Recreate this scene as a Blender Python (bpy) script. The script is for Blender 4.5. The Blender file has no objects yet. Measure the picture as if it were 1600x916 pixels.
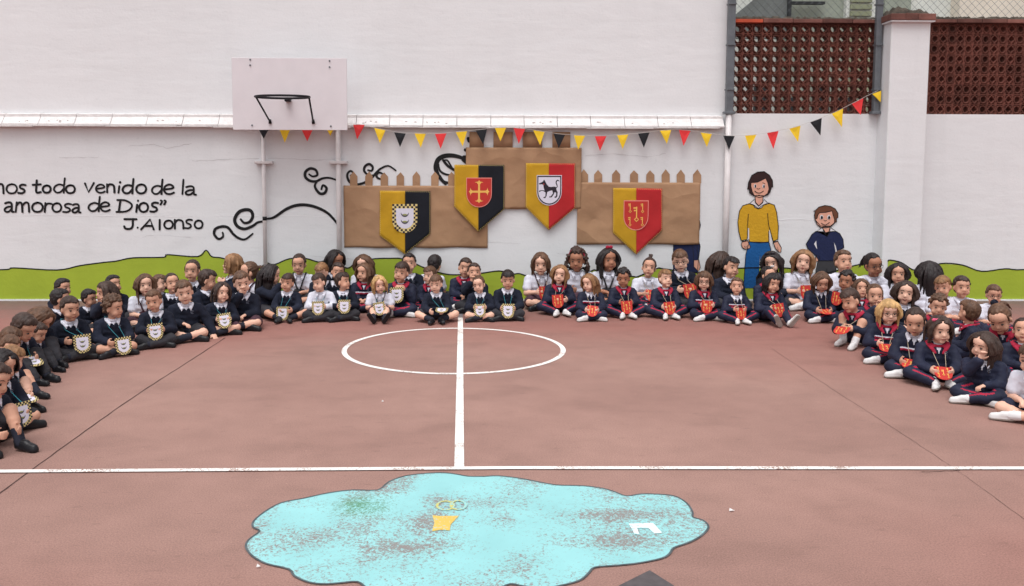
import bpy, bmesh, math, random
import numpy as np
from mathutils import Vector, Matrix
from mathutils.bvhtree import BVHTree
R = math.radians
random.seed(7); rng = np.random.default_rng(7)
scn = bpy.context.scene
col = scn.collection
# ------------------------------------------------------------------ camera
F_PX, CX, CY = 1290.0, 752.0, 370.0            # focal length and optical centre in photograph pixels (1600 x 916)
H_CAM, PITCH, YAW, ROLL = 1.50, R(4.56), R(0.9), 0.0025
fw = Vector((math.sin(YAW)*math.cos(PITCH), math.cos(YAW)*math.cos(PITCH), -math.sin(PITCH)))
rt0 = fw.cross(Vector((0, 0, 1))).normalized(); up0 = rt0.cross(fw)
rt = rt0*math.cos(ROLL) + up0*math.sin(ROLL); up = up0*math.cos(ROLL) - rt0*math.sin(ROLL)
def ray(x, y): return fw + rt*((x-CX)/F_PX) + up*((CY-y)/F_PX)
_r = ray(700, 470); D_CAM = -_r.y*(-H_CAM/_r.z)*-1
CAM = Vector((0, -D_CAM, H_CAM))
def FL(x, y, z=0.0):                            # point of the ground seen at x, y
    r = ray(x, y); t = (z-CAM.z)/r.z; return CAM + r*t
def WL(x, y, Y=0.0):                            # point of an upright plane parallel to the wall
    r = ray(x, y); t = (Y-CAM.y)/r.y; return CAM + r*t
def PX(p):
    d = Vector(p)-CAM; k = d.dot(fw); return CX+F_PX*d.dot(rt)/k, CY-F_PX*d.dot(up)/k
cd = bpy.data.cameras.new('camera'); cam = bpy.data.objects.new('camera', cd); col.objects.link(cam)
cd.sensor_width = 36; cd.lens = 36*F_PX/1600; cd.shift_x = (800-CX)/1600; cd.shift_y = -(458-CY)/1600
cd.clip_start = .1; cd.clip_end = 500
cam.matrix_world = Matrix(((rt.x, up.x, -fw.x, CAM.x), (rt.y, up.y, -fw.y, CAM.y), (rt.z, up.z, -fw.z, CAM.z), (0, 0, 0, 1)))
scn.camera = cam
# ------------------------------------------------------------------ light
SUN_EL, SUN_AZ = R(68), R(202)                  # veiled sun high above, behind the camera and to its left
w = bpy.data.worlds.new('World'); scn.world = w; w.use_nodes = True
nt = w.node_tree; nt.nodes.clear()
sky = nt.nodes.new('ShaderNodeTexSky'); sky.sky_type = 'NISHITA'; sky.sun_disc = False
sky.sun_elevation = SUN_EL; sky.sun_rotation = SUN_AZ; sky.dust_density = 4; sky.air_density = 1.0
hs = nt.nodes.new('ShaderNodeHueSaturation'); hs.inputs['Saturation'].default_value = .14
bg = nt.nodes.new('ShaderNodeBackground'); bg.inputs['Strength'].default_value = .15
wo = nt.nodes.new('ShaderNodeOutputWorld')
nt.links.new(sky.outputs[0], hs.inputs['Color']); nt.links.new(hs.outputs[0], bg.inputs[0]); nt.links.new(bg.outputs[0], wo.inputs[0])
sd = bpy.data.lights.new('sun', 'SUN'); sd.energy = 1.0; sd.angle = R(40); sd.color = (1, .985, .965)
sun = bpy.data.objects.new('sun', sd); col.objects.link(sun)
sdir = Vector((math.sin(SUN_AZ)*math.cos(SUN_EL), math.cos(SUN_AZ)*math.cos(SUN_EL), math.sin(SUN_EL)))
sun.rotation_euler = sdir.to_track_quat('Z', 'Y').to_euler()
scn.view_settings.view_transform = 'Standard'; scn.view_settings.look = 'None'
scn.view_settings.gamma = 1; scn.view_settings.exposure = 0.3; scn.view_settings.use_curve_mapping = False
# ------------------------------------------------------------------ materials
def lin(c): return tuple(((v/255)/12.92 if v/255 <= .04045 else ((v/255+.055)/1.055)**2.4) for v in c)
MATS = {}
def mat(name, c, rough=.8, var=.12, scale=12, bump=0.0, bscale=60, stretch=(1, 1, 1), spec=.3, metal=0, obj_rand=0.0, srgb=True):
    if name in MATS: return MATS[name]
    m = bpy.data.materials.new(name); m.use_nodes = True; MATS[name] = m
    n = m.node_tree; b = n.nodes['Principled BSDF']; L = n.links.new
    base = lin(c) if srgb else c
    b.inputs['Roughness'].default_value = rough; b.inputs['Metallic'].default_value = metal
    b.inputs['Specular IOR Level'].default_value = spec
    tc = n.nodes.new('ShaderNodeTexCoord'); mp = n.nodes.new('ShaderNodeMapping'); mp.inputs['Scale'].default_value = stretch
    L(tc.outputs['Object'], mp.inputs[0])
    no = n.nodes.new('ShaderNodeTexNoise'); no.inputs['Scale'].default_value = scale; no.inputs['Detail'].default_value = 5
    L(mp.outputs[0], no.inputs['Vector'])
    cr = n.nodes.new('ShaderNodeValToRGB'); cr.color_ramp.elements[0].position = .3; cr.color_ramp.elements[1].position = .7
    cr.color_ramp.elements[0].color = tuple(v*(1-var) for v in base)+(1,)
    cr.color_ramp.elements[1].color = tuple(min(1, v*(1+var)) for v in base)+(1,)
    L(no.outputs[0], cr.inputs[0])
    out = cr.outputs[0]
    if obj_rand:
        oi = n.nodes.new('ShaderNodeObjectInfo'); mr = n.nodes.new('ShaderNodeMapRange')
        mr.inputs['To Min'].default_value = 1-obj_rand; mr.inputs['To Max'].default_value = 1+obj_rand
        L(oi.outputs['Random'], mr.inputs['Value'])
        h = n.nodes.new('ShaderNodeHueSaturation'); L(out, h.inputs['Color']); L(mr.outputs[0], h.inputs['Value']); out = h.outputs[0]
    L(out, b.inputs['Base Color'])
    if bump:
        n2 = n.nodes.new('ShaderNodeTexNoise'); n2.inputs['Scale'].default_value = bscale; n2.inputs['Detail'].default_value = 4
        L(mp.outputs[0], n2.inputs['Vector'])
        bp = n.nodes.new('ShaderNodeBump'); bp.inputs['Strength'].default_value = bump; bp.inputs['Distance'].default_value = .02
        L(n2.outputs[0], bp.inputs['Height']); L(bp.outputs[0], b.inputs['Normal'])
    return m
def wall_mat(name, c, stains=.05):
    """rough whitewashed masonry: faint uneven courses, trowel relief, grey wash and a few scuffs"""
    m = bpy.data.materials.new(name); m.use_nodes = True; MATS[name] = m
    n = m.node_tree; b = n.nodes['Principled BSDF']; L = n.links.new; b.inputs['Roughness'].default_value = .85
    b.inputs['Specular IOR Level'].default_value = .2
    tc = n.nodes.new('ShaderNodeTexCoord')
    def noise(scale, st, det=5, dist=0):
        mp = n.nodes.new('ShaderNodeMapping'); mp.inputs['Scale'].default_value = st; L(tc.outputs['Object'], mp.inputs[0])
        t = n.nodes.new('ShaderNodeTexNoise'); t.inputs['Scale'].default_value = scale; t.inputs['Detail'].default_value = det
        t.inputs['Distortion'].default_value = dist
        L(mp.outputs[0], t.inputs['Vector']); return t.outputs[0]
    big = noise(.7, (1, 1, 1.4)); mid = noise(3.5, (1, 1, 2.2), 6); fine = noise(38, (1, 1, 1)); course = noise(3.2, (.35, 1, 2.0), 5, .5)
    def ramp(src, p0, p1, a, bb):
        r = n.nodes.new('ShaderNodeValToRGB'); r.color_ramp.elements[0].position = p0; r.color_ramp.elements[1].position = p1
        r.color_ramp.elements[0].color = (a, a, a, 1); r.color_ramp.elements[1].color = (bb, bb, bb, 1); L(src, r.inputs[0]); return r.outputs[0]
    def mul(x, y):
        q = n.nodes.new('ShaderNodeMix'); q.data_type = 'RGBA'; q.blend_type = 'MULTIPLY'; q.inputs[0].default_value = 1
        L(x, q.inputs[6]); L(y, q.inputs[7]); return q.outputs[2]
    rgb = n.nodes.new('ShaderNodeRGB'); rgb.outputs[0].default_value = lin(c)+(1,)
    o = mul(rgb.outputs[0], ramp(big, .35, .65, 1-stains*1.4, 1)); o = mul(o, ramp(mid, .3, .62, 1-stains, 1)); o = mul(o, ramp(fine, .25, .45, .96, 1))
    o = mul(o, ramp(course, .25, .42, 1-stains*1.6, 1))
    o = mul(o, ramp(noise(2.2, (1.6, 1, .28), 6, .4), .34, .5, 1-stains*.9, 1)); o = mul(o, ramp(noise(14, (1, 1, 1.3), 8, 1.5), .30, .36, 1-stains*1.5, 1))
    L(o, b.inputs['Base Color'])
    a1 = n.nodes.new('ShaderNodeMath'); a1.operation = 'MULTIPLY_ADD'; a1.inputs[1].default_value = .25; L(fine, a1.inputs[0]); L(course, a1.inputs[2])
    a2 = n.nodes.new('ShaderNodeMath'); a2.operation = 'MULTIPLY_ADD'; a2.inputs[1].default_value = .8; L(mid, a2.inputs[0]); L(a1.outputs[0], a2.inputs[2])
    bp = n.nodes.new('ShaderNodeBump'); bp.inputs['Strength'].default_value = .3; bp.inputs['Distance'].default_value = .012
    L(a2.outputs[0], bp.inputs['Height']); L(bp.outputs[0], b.inputs['Normal'])
    return m
def floor_mat():
    m = bpy.data.materials.new('court_surface'); m.use_nodes = True; MATS['court'] = m
    n = m.node_tree; b = n.nodes['Principled BSDF']; L = n.links.new; b.inputs['Roughness'].default_value = .82; b.inputs['Specular IOR Level'].default_value = .25
    tc = n.nodes.new('ShaderNodeTexCoord')
    def noise(s, det=4, st=(1, 1, 1)):
        mp = n.nodes.new('ShaderNodeMapping'); mp.inputs['Scale'].default_value = st; L(tc.outputs['Object'], mp.inputs[0])
        t = n.nodes.new('ShaderNodeTexNoise'); t.inputs['Scale'].default_value = s; t.inputs['Detail'].default_value = det
        L(mp.outputs[0], t.inputs['Vector']); return t.outputs[0]
    big = noise(.55, 6, (1, 1.4, 1)); mid = noise(5, 6); fine = noise(150, 3); grit = noise(420, 2)
    r = n.nodes.new('ShaderNodeValToRGB'); r.color_ramp.elements[0].position = .33; r.color_ramp.elements[1].position = .68
    r.color_ramp.elements[0].color = lin((148, 115, 106))+(1,); r.color_ramp.elements[1].color = lin((161, 127, 117))+(1,); L(big, r.inputs[0])
    # trodden pale middle of the court, redder where fewer feet go, wall's shade painted in as a darker strip at its foot
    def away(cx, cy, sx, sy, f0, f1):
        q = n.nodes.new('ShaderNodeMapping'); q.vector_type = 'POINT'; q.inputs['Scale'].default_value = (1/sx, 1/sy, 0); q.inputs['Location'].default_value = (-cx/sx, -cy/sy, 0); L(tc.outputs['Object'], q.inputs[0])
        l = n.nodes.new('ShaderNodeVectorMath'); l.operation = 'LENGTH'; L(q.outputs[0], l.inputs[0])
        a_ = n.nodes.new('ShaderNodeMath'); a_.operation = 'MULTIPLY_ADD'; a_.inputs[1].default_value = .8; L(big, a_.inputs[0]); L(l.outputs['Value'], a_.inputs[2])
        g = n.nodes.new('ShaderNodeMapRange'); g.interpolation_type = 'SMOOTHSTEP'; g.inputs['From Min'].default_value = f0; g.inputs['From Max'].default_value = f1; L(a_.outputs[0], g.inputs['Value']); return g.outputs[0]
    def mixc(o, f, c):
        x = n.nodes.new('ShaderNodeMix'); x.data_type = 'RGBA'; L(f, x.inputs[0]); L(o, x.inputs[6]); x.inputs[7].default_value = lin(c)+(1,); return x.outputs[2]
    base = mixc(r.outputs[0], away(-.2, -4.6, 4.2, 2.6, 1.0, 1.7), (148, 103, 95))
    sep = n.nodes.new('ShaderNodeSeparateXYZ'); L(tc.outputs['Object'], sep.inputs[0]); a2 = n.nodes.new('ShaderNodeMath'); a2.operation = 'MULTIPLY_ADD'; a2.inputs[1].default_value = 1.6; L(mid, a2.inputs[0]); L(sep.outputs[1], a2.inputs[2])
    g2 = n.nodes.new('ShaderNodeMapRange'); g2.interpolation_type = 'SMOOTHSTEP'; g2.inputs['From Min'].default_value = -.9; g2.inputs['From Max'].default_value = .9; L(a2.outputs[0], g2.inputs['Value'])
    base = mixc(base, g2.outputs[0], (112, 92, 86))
    def mulr(o, src, p0, p1, a, bb):
        q = n.nodes.new('ShaderNodeValToRGB'); q.color_ramp.elements[0].position = p0; q.color_ramp.elements[1].position = p1
        q.color_ramp.elements[0].color = (a, a, a, 1); q.color_ramp.elements[1].color = (bb, bb, bb, 1); L(src, q.inputs[0])
        x = n.nodes.new('ShaderNodeMix'); x.data_type = 'RGBA'; x.blend_type = 'MULTIPLY'; x.inputs[0].default_value = 1; L(o, x.inputs[6]); L(q.outputs[0], x.inputs[7]); return x.outputs[2]
    o = mulr(base, mid, .3, .7, .93, 1.05); o = mulr(o, fine, .3, .7, .78, 1.2); o = mulr(o, grit, .62, .78, 1, 1.5); o = mulr(o, noise(1.7, 8, (1, 1.8, 1)), .36, .46, .92, 1); o = mulr(o, noise(26, 8), .68, .76, 1, 1.28); o = mulr(o, noise(9, 9, (1, 2.6, 1)), .30, .37, .88, 1)
    L(o, b.inputs['Base Color'])
    bp = n.nodes.new('ShaderNodeBump'); bp.inputs['Strength'].default_value = .4; bp.inputs['Distance'].default_value = .004
    L(fine, bp.inputs['Height']); L(bp.outputs[0], b.inputs['Normal']); return m
def paint_mat(name, c, wear=.45, tiny=55, patch=2.2, under=(158, 130, 120), soft=.06, blobs=()):
    """worn court paint: specks and patches where the paint has gone show the court below"""
    m = bpy.data.materials.new(name); m.use_nodes = True; MATS[name] = m
    n = m.node_tree; b = n.nodes['Principled BSDF']; L = n.links.new; b.inputs['Roughness'].default_value = .75; b.inputs['Specular IOR Level'].default_value = .25
    tc = n.nodes.new('ShaderNodeTexCoord')
    def noise(s, det=5, dist=0):
        t = n.nodes.new('ShaderNodeTexNoise'); t.inputs['Scale'].default_value = s; t.inputs['Detail'].default_value = det; t.inputs['Distortion'].default_value = dist
        L(tc.outputs['Object'], t.inputs['Vector']); return t.outputs[0]
    p = noise(patch, 4, .4); t = noise(tiny, 5, 1.2)
    a = n.nodes.new('ShaderNodeMath'); a.operation = 'MULTIPLY_ADD'; a.inputs[1].default_value = .85; L(p, a.inputs[0]); L(t, a.inputs[2])
    green = None
    for (bx_, by_, sx_, sy_, amt, isg) in blobs:
        q = n.nodes.new('ShaderNodeMapping'); q.inputs['Scale'].default_value = (1/sx_, 1/sy_, 0); q.inputs['Location'].default_value = (-bx_/sx_, -by_/sy_, 0); L(tc.outputs['Object'], q.inputs[0])
        l = n.nodes.new('ShaderNodeVectorMath'); l.operation = 'LENGTH'; L(q.outputs[0], l.inputs[0])
        g = n.nodes.new('ShaderNodeMapRange'); g.interpolation_type = 'SMOOTHSTEP'; g.inputs['From Min'].default_value = .2; g.inputs['From Max'].default_value = 1.5; g.inputs['To Min'].default_value = 1; g.inputs['To Max'].default_value = 0; L(l.outputs['Value'], g.inputs['Value'])
        if isg: green = g.outputs[0]
        z = n.nodes.new('ShaderNodeMath'); z.operation = 'MULTIPLY_ADD'; z.inputs[1].default_value = amt; L(g.outputs[0], z.inputs[0]); L(a.outputs[0], z.inputs[2]); a = z
    r = n.nodes.new('ShaderNodeValToRGB'); r.color_ramp.elements[0].position = 0; r.color_ramp.elements[1].position = 1
    lo = 1.10-wear*.35
    mr = n.nodes.new('ShaderNodeMapRange'); mr.inputs['From Min'].default_value = lo; mr.inputs['From Max'].default_value = lo+soft; L(a.outputs[0], mr.inputs['Value'])
    mx = n.nodes.new('ShaderNodeMix'); mx.data_type = 'RGBA'; L(mr.outputs[0], mx.inputs[0])
    v = noise(4, 4)
    r.color_ramp.elements[0].color = tuple(k*.88 for k in lin(c))+(1,); r.color_ramp.elements[1].color = lin(c)+(1,); r.color_ramp.elements[0].position = .3; r.color_ramp.elements[1].position = .65; L(v, r.inputs[0])
    L(r.outputs[0], mx.inputs[6]); mx.inputs[7].default_value = lin(under)+(1,)
    if green is not None:
        x = n.nodes.new('ShaderNodeMix'); x.data_type = 'RGBA'; L(green, x.inputs[0]); x.inputs[6].default_value = lin(under)+(1,); x.inputs[7].default_value = lin((98, 146, 120))+(1,); L(x.outputs[2], mx.inputs[7])
    L(mx.outputs[2], b.inputs['Base Color']); n.nodes.remove
    return m
M_UP = wall_mat('whitewash_upper', (229, 230, 232), .02)
M_LOW = wall_mat('whitewash_lower', (226, 227, 229), .03)
M_RW = wall_mat('whitewash_side', (226, 227, 229), .022)
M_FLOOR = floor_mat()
M_LINE = paint_mat('white_line_paint', (240, 236, 232), .16, 90, 3)
_bl = []
for (zx, zy, side, rx_, ry_, am, ig) in ((800, 260, 0, .17, .09, .16, 1), (745, 360, 0, .12, .10, .19, 0), (360, 440, 0, .26, .07, .17, 0), (1245, 205, 0, .07, .06, .17, 0), (1030, 370, 0, .20, .07, .13, 0), (860, 315, 1, .14, .05, .20, 0), (200, 375, 1, .06, .09, .16, 0), (270, 660, 1, .11, .06, .15, 0), (1060, 500, 1, .16, .07, .15, 0), (500, 500, 1, .12, .05, .10, 0), (1250, 300, 1, .22, .12, .08, 0), (1150, 520, 0, .12, .04, .12, 0)):
    w_ = FL((740 if side else 380)+.2375*zx, 730+.2375*zy); _bl.append((w_.x, w_.y, rx_, ry_*1.3, am, ig))
M_CYAN = paint_mat('cyan_floor_paint', (150, 207, 209), .43, 75, 2.6, (138, 132, 130), .16, [(a, b, c*1.1, d*1.1, e*.62, f) for a, b, c, d, e, f in _bl])
M_GREYL = paint_mat('grey_line_paint', (120, 116, 120), .2, 90, 3)
M_BLACKP = mat('black_mural_paint', (20, 19, 22), .6, .2, 20)
M_GREEN = mat('green_mural_paint', (158, 176, 56), .8, .06, 2.5, .14, 20)
M_TERRA = mat('terracotta', (116, 70, 60), .85, .3, 9, .3, 40, obj_rand=.25)
M_TERRA2 = mat('terracotta_coping', (114, 76, 68), .85, .3, 7, .3, 40, obj_rand=.3)
M_MOSS = mat('mossy_mortar', (78, 70, 62), .95, .5, 18, .8, 60)
M_STEEL = mat('grey_painted_steel', (104, 108, 113), .5, .18, 9, .15, 30, metal=.2)
M_WHITEP = mat('white_painted_steel', (214, 208, 208), .45, .08, 8, .1, 30)
M_BOARD = mat('backboard_paint', (221, 215, 219), .45, .035, 5)
M_RIM = mat('black_rim_steel', (26, 24, 30), .45, .2, 20)
M_TILE = mat('whitewashed_tile', (222, 218, 217), .7, .07, 14, .35, 30)
M_CHIP = mat('chipped_clay', (120, 96, 88), .9, .3, 60)
M_KRAFT = mat('brown_kraft_paper', (166, 130, 100), .75, .07, 3, .5, 3.2)
for _n in M_KRAFT.node_tree.nodes:
    if _n.type == 'BUMP': _n.inputs['Strength'].default_value = 1; _n.inputs['Distance'].default_value = .022
def crease(m, sc=2.6, dist=.012):
    n = m.node_tree; L = n.links.new; b = n.nodes['Principled BSDF']; tc = n.nodes.new('ShaderNodeTexCoord')
    no = n.nodes.new('ShaderNodeTexNoise'); no.inputs['Scale'].default_value = 2; L(tc.outputs['Object'], no.inputs['Vector'])
    mx = n.nodes.new('ShaderNodeMix'); mx.data_type = 'RGBA'; mx.inputs[0].default_value = .35; L(tc.outputs['Object'], mx.inputs[6]); L(no.outputs['Color'], mx.inputs[7])
    v = n.nodes.new('ShaderNodeTexVoronoi'); v.inputs['Scale'].default_value = sc; v.inputs['Randomness'].default_value = 1; L(mx.outputs[2], v.inputs['Vector'])
    old = b.inputs['Normal'].links[0].from_socket; bp = n.nodes.new('ShaderNodeBump'); bp.inputs['Strength'].default_value = .6; bp.inputs['Distance'].default_value = dist*6
    L(v.outputs['Distance'], bp.inputs['Height']); L(old, bp.inputs['Normal']); L(bp.outputs[0], b.inputs['Normal'])
crease(M_KRAFT)
M_YEL = mat('yellow_felt', (192, 148, 36), .9, .08, 6, .25, 14)
M_BLK = mat('black_felt', (26, 28, 36), .9, .15, 6, .25, 14)
M_RED = mat('red_felt', (180, 42, 46), .9, .08, 6, .25, 14)
M_STITCH = mat('pale_stitching', (214, 190, 120), .9)
M_FYEL = mat('yellow_flag_paper', (236, 196, 44), .7, .06, 6)
M_FRED = mat('red_flag_paper', (222, 58, 60), .7, .06, 6)
M_FBLK = mat('black_flag_paper', (28, 28, 33), .7, .1, 6)
M_STR = mat('string', (196, 190, 186), .9)
M_WHITE = mat('white_print', (218, 214, 228), .7, .03)
M_CREAM = mat('cream_print', (224, 204, 140), .7, .03)
M_GOLD = mat('gold_print', (236, 186, 96), .7, .05)
M_PINKLINE = mat('pink_print', (228, 140, 130), .7, .05)
M_PRED = mat('red_print', (190, 54, 48), .7, .06)
M_PDRK = mat('dark_print', (44, 36, 48), .7, .1)
M_POLIVE = mat('olive_print', (150, 152, 96), .7, .1)
M_PGREY = mat('grey_print', (96, 92, 108), .7, .1)
# ------------------------------------------------------------------ object helpers
def link(name, me, parent=None, m=None, loc=None, rot=None):
    o = bpy.data.objects.new(name, me); col.objects.link(o)
    if parent: o.parent = parent
    if m is not None and me is not None and len(me.materials) == 0:
        for q in (m if isinstance(m, (list, tuple)) else [m]): me.materials.append(q)
    if loc is not None: o.location = loc
    if rot is not None: o.rotation_euler = rot
    return o
def tag(o, label=None, cat=None, group=None, kind=None):
    if label: o['label'] = label
    if cat: o['category'] = cat
    if group: o['group'] = group
    if kind: o['kind'] = kind
    return o
def empty(name, loc=(0, 0, 0), rz=0):
    o = bpy.data.objects.new(name, None); col.objects.link(o); o.empty_display_size = .1
    o.location = loc; o.rotation_euler = (0, 0, rz); return o
class MB:
    """collects solids into one mesh"""
    def __init__(s): s.v = []; s.f = []; s.mi = []; s.o = (0, 0, 0)
    def add(s, vs, fs, mi=0):
        b = len(s.v); s.v += [tuple(p) for p in vs]; s.f += [tuple(b+i for i in f) for f in fs]; s.mi += [mi]*len(fs)
    def box(s, a, b, mi=0):
        x0, y0, z0 = a; x1, y1, z1 = b
        s.add([(x0, y0, z0), (x1, y0, z0), (x1, y1, z0), (x0, y1, z0), (x0, y0, z1), (x1, y0, z1), (x1, y1, z1), (x0, y1, z1)],
              [(0, 3, 2, 1), (4, 5, 6, 7), (0, 1, 5, 4), (1, 2, 6, 5), (2, 3, 7, 6), (3, 0, 4, 7)], mi)
    def tube(s, pts, r, n=10, mi=0, cap=True):
        pts = [Vector(p) for p in pts]; rs = r if isinstance(r, (list, tuple)) else [r]*len(pts); rings = []
        prev = None
        for i, p in enumerate(pts):
            d = (pts[min(i+1, len(pts)-1)]-pts[max(i-1, 0)]).normalized()
            if prev is None: a = d.orthogonal().normalized()
            else: a = (prev-d*prev.dot(d)).normalized()
            prev = a; b = d.cross(a)
            rings.append([p+(a*math.cos(t*2*math.pi/n)+b*math.sin(t*2*math.pi/n))*rs[i] for t in range(n)])
        vs = [q for rg in rings for q in rg]; fs = []
        for i in range(len(rings)-1):
            for t in range(n):
                fs.append((i*n+t, i*n+(t+1) % n, (i+1)*n+(t+1) % n, (i+1)*n+t))
        if cap: fs.append(tuple(reversed(range(n)))); fs.append(tuple((len(rings)-1)*n+t for t in range(n)))
        s.add(vs, fs, mi)
    def plate(s, poly, y0, y1, mi=0):
        """polygon of (x, z) points, extruded from y0 (front) to y1 (back)"""
        n = len(poly); A = sum(poly[i][0]*poly[(i+1) % n][1]-poly[(i+1) % n][0]*poly[i][1] for i in range(n))
        if A < 0: poly = poly[::-1]
        vs = [(p[0], y0, p[1]) for p in poly]+[(p[0], y1, p[1]) for p in poly]
        fs = [tuple(range(n)), tuple(reversed(range(n, 2*n)))]+[(i, i+n, (i+1) % n+n, (i+1) % n) for i in range(n)]
        s.add(vs, fs, mi)
    def mesh(s, name, mats, smooth=False, bevel=0):
        me = bpy.data.meshes.new(name); me.from_pydata(s.v, [], s.f)
        for m in (mats if isinstance(mats, (list, tuple)) else [mats]): me.materials.append(m)
        me.polygons.foreach_set('material_index', s.mi); me.polygons.foreach_set('use_smooth', [smooth]*len(s.f)); me.update(); return me
    def build(s, name, mats, parent=None, smooth=False, loc=None, bevel=0):
        o = link(name, s.mesh(name, mats, smooth), parent, loc=loc)
        if bevel:
            md = o.modifiers.new('bevel', 'BEVEL'); md.width = bevel; md.segments = 2; md.limit_method = 'ANGLE'
        return o
def smooth_pts(pts, k=5, closed=False):
    P = [Vector(p) for p in pts]; n = len(P); out = []
    rngi = range(n if closed else n-1)
    for i in rngi:
        g = (lambda j: P[j % n]) if closed else (lambda j: P[max(0, min(n-1, j))])
        p0, p1, p2, p3 = g(i-1), g(i), g(i+1), g(i+2)
        for t in range(k):
            u = t/k
            out.append(.5*((2*p1)+(-p0+p2)*u+(2*p0-5*p1+4*p2-p3)*u*u+(-p0+3*p1-3*p2+p3)*u**3))
    if not closed: out.append(P[-1])
    return out
_lay = [0]
def stroke(mb, pts, wd, y, k=5, mi=0, cap=True, closed=False):
    """brush stroke on the wall: pts are (x, z), wd is the width (a number or one per point)"""
    n = len(pts); w = wd if isinstance(wd, (list, tuple)) else [wd]*n
    P = smooth_pts([(p[0], p[1], w[i]) for i, p in enumerate(pts)], k, closed)
    y = y-.0001*(_lay[0] % 12); _lay[0] += 1
    N = len(P); L = []; Rr = []
    for i, p in enumerate(P):
        a, b = (P[(i+1) % N], P[i-1]) if closed else (P[min(i+1, N-1)], P[max(i-1, 0)])
        d = Vector((a.x-b.x, a.y-b.y)); d = d.normalized() if d.length > 1e-9 else Vector((1, 0))
        q = Vector((-d.y, d.x))*p.z/2; L.append((p.x+q.x, y, p.y+q.y)); Rr.append((p.x-q.x, y, p.y-q.y))
    fs = [(i, i+1, N+i+1, N+i) for i in range(N-1)]
    if closed: fs.append((N-1, 0, N, 2*N-1))
    mb.add(L+Rr, [f[::-1] for f in fs], mi)
    if cap and not closed:
        for p in (P[0], P[-1]): disc(mb, p.x, p.y, p.z/2, p.z/2, y-.00005, mi, 10)
def disc(mb, x, z, rx, rz, y, mi=0, n=16):
    mb.add([(x+rx*math.cos(2*math.pi*t/n), y, z+rz*math.sin(2*math.pi*t/n)) for t in range(n)], [tuple(range(n))], mi)
def sheet(mb, poly, y, mi=0):
    n = len(poly); A = sum(poly[i][0]*poly[(i+1) % n][1]-poly[(i+1) % n][0]*poly[i][1] for i in range(n))
    if A < 0: poly = poly[::-1]
    mb.add([(p[0], y, p[1]) for p in poly], [tuple(range(n))], mi)
PXM = D_CAM/F_PX                                # metres per photograph pixel on the wall
def wz(x, y, Y=0.0): p = WL(x, y, Y); return (p.x, p.z)
# ================================================================== SETTING
def S(name, mb, m, label=None, **k):
    o = mb.build(name, m, **k); tag(o, label, kind='structure'); return o
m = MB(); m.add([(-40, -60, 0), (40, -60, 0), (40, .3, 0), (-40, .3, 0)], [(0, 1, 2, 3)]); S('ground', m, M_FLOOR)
XA = WL(1131, 300).x
ZLED = WL(500, 198).z; ZLT = WL(500, 180).z; ZLOW = WL(1300, 178).z
def wall(name, a, b, M, label):
    m = MB(); m.box(a, b); o = m.build(name, M); tag(o, label, 'wall'); return o
# left building wall, lower and upper storey
lw = empty('building_wall', (0, 0, 0)); tag(lw, 'tall whitewashed building wall behind the hoop, with a row of white tiles across it', 'wall')
m = MB(); m.box((-12, 0, -.2), (XA, .5, ZLED+.03)); m.build('lower_wall', M_LOW, lw)
m = MB(); m.box((-12, .05, ZLED+.03), (XA+.002, .6, 7.5)); m.build('upper_wall', M_UP, lw)
# row of white tiles
tile_px = [-52-57*_k for _k in range(14, 0, -1)]+[-52, 5, 62, 118, 174, 230, 286, 342, 398, 454, 510, 557, 609, 661, 714, 767, 819, 871, 923, 976, 1028, 1080, 1131]
for i in range(len(tile_px)-1):
    x0 = WL(tile_px[i], 190, -.04).x; x1 = WL(tile_px[i+1], 190, -.04).x; j = random.uniform(-.003, .003)
    z0 = ZLED+j; z1 = ZLT
    m = MB(); pr = [(-.085, z0), (-.085, z0+.018), (-.070, z0+.022), (-.012, z1-.03), (-.012, z1), (.06, z1+.012), (.06, z0)]
    n = len(pr); tl = random.uniform(.004, .012)
    xs0 = x0-.05; va = [(x0+.002, y, z) for y, z in pr]; vb = [(x1-.004, y+.002, z+.002) for y, z in pr]
    m.add(va+vb, [tuple(range(n))[::-1], tuple(range(n, 2*n))]+[(k, (k+1) % n, (k+1) % n+n, k+n) for k in range(n)])
    m.box((x0-.055, -.091, z0-tl-.004), (x1-.06, -.02, z0-.001))       # the lapped lip below
    for q in range(random.choice([0, 1, 2, 3, 5])):
        cx = random.uniform(x0+.04, x1-.06); f = random.uniform(.15, .5)
        yy = -.070+.058*f-.0015; zz = z0+.022+(z1-.03-z0-.022)*f
        r = random.uniform(.004, .009); m.add([(cx-r*2, yy, zz-.003), (cx+r, yy-.001, zz-r*.6), (cx+r*2.4, yy, zz), (cx, yy+.002, zz+r*.8)], [(0, 1, 2, 3)], 1)
    m.build('coping_tile', [M_TILE, M_CHIP], lw)
# low wall under the lattice
rw = wall('yard_wall', (XA+.001, .004, -.2), (12, .24, ZLOW), M_RW, 'lower whitewashed yard wall on the right, carrying the clay lattice')
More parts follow.
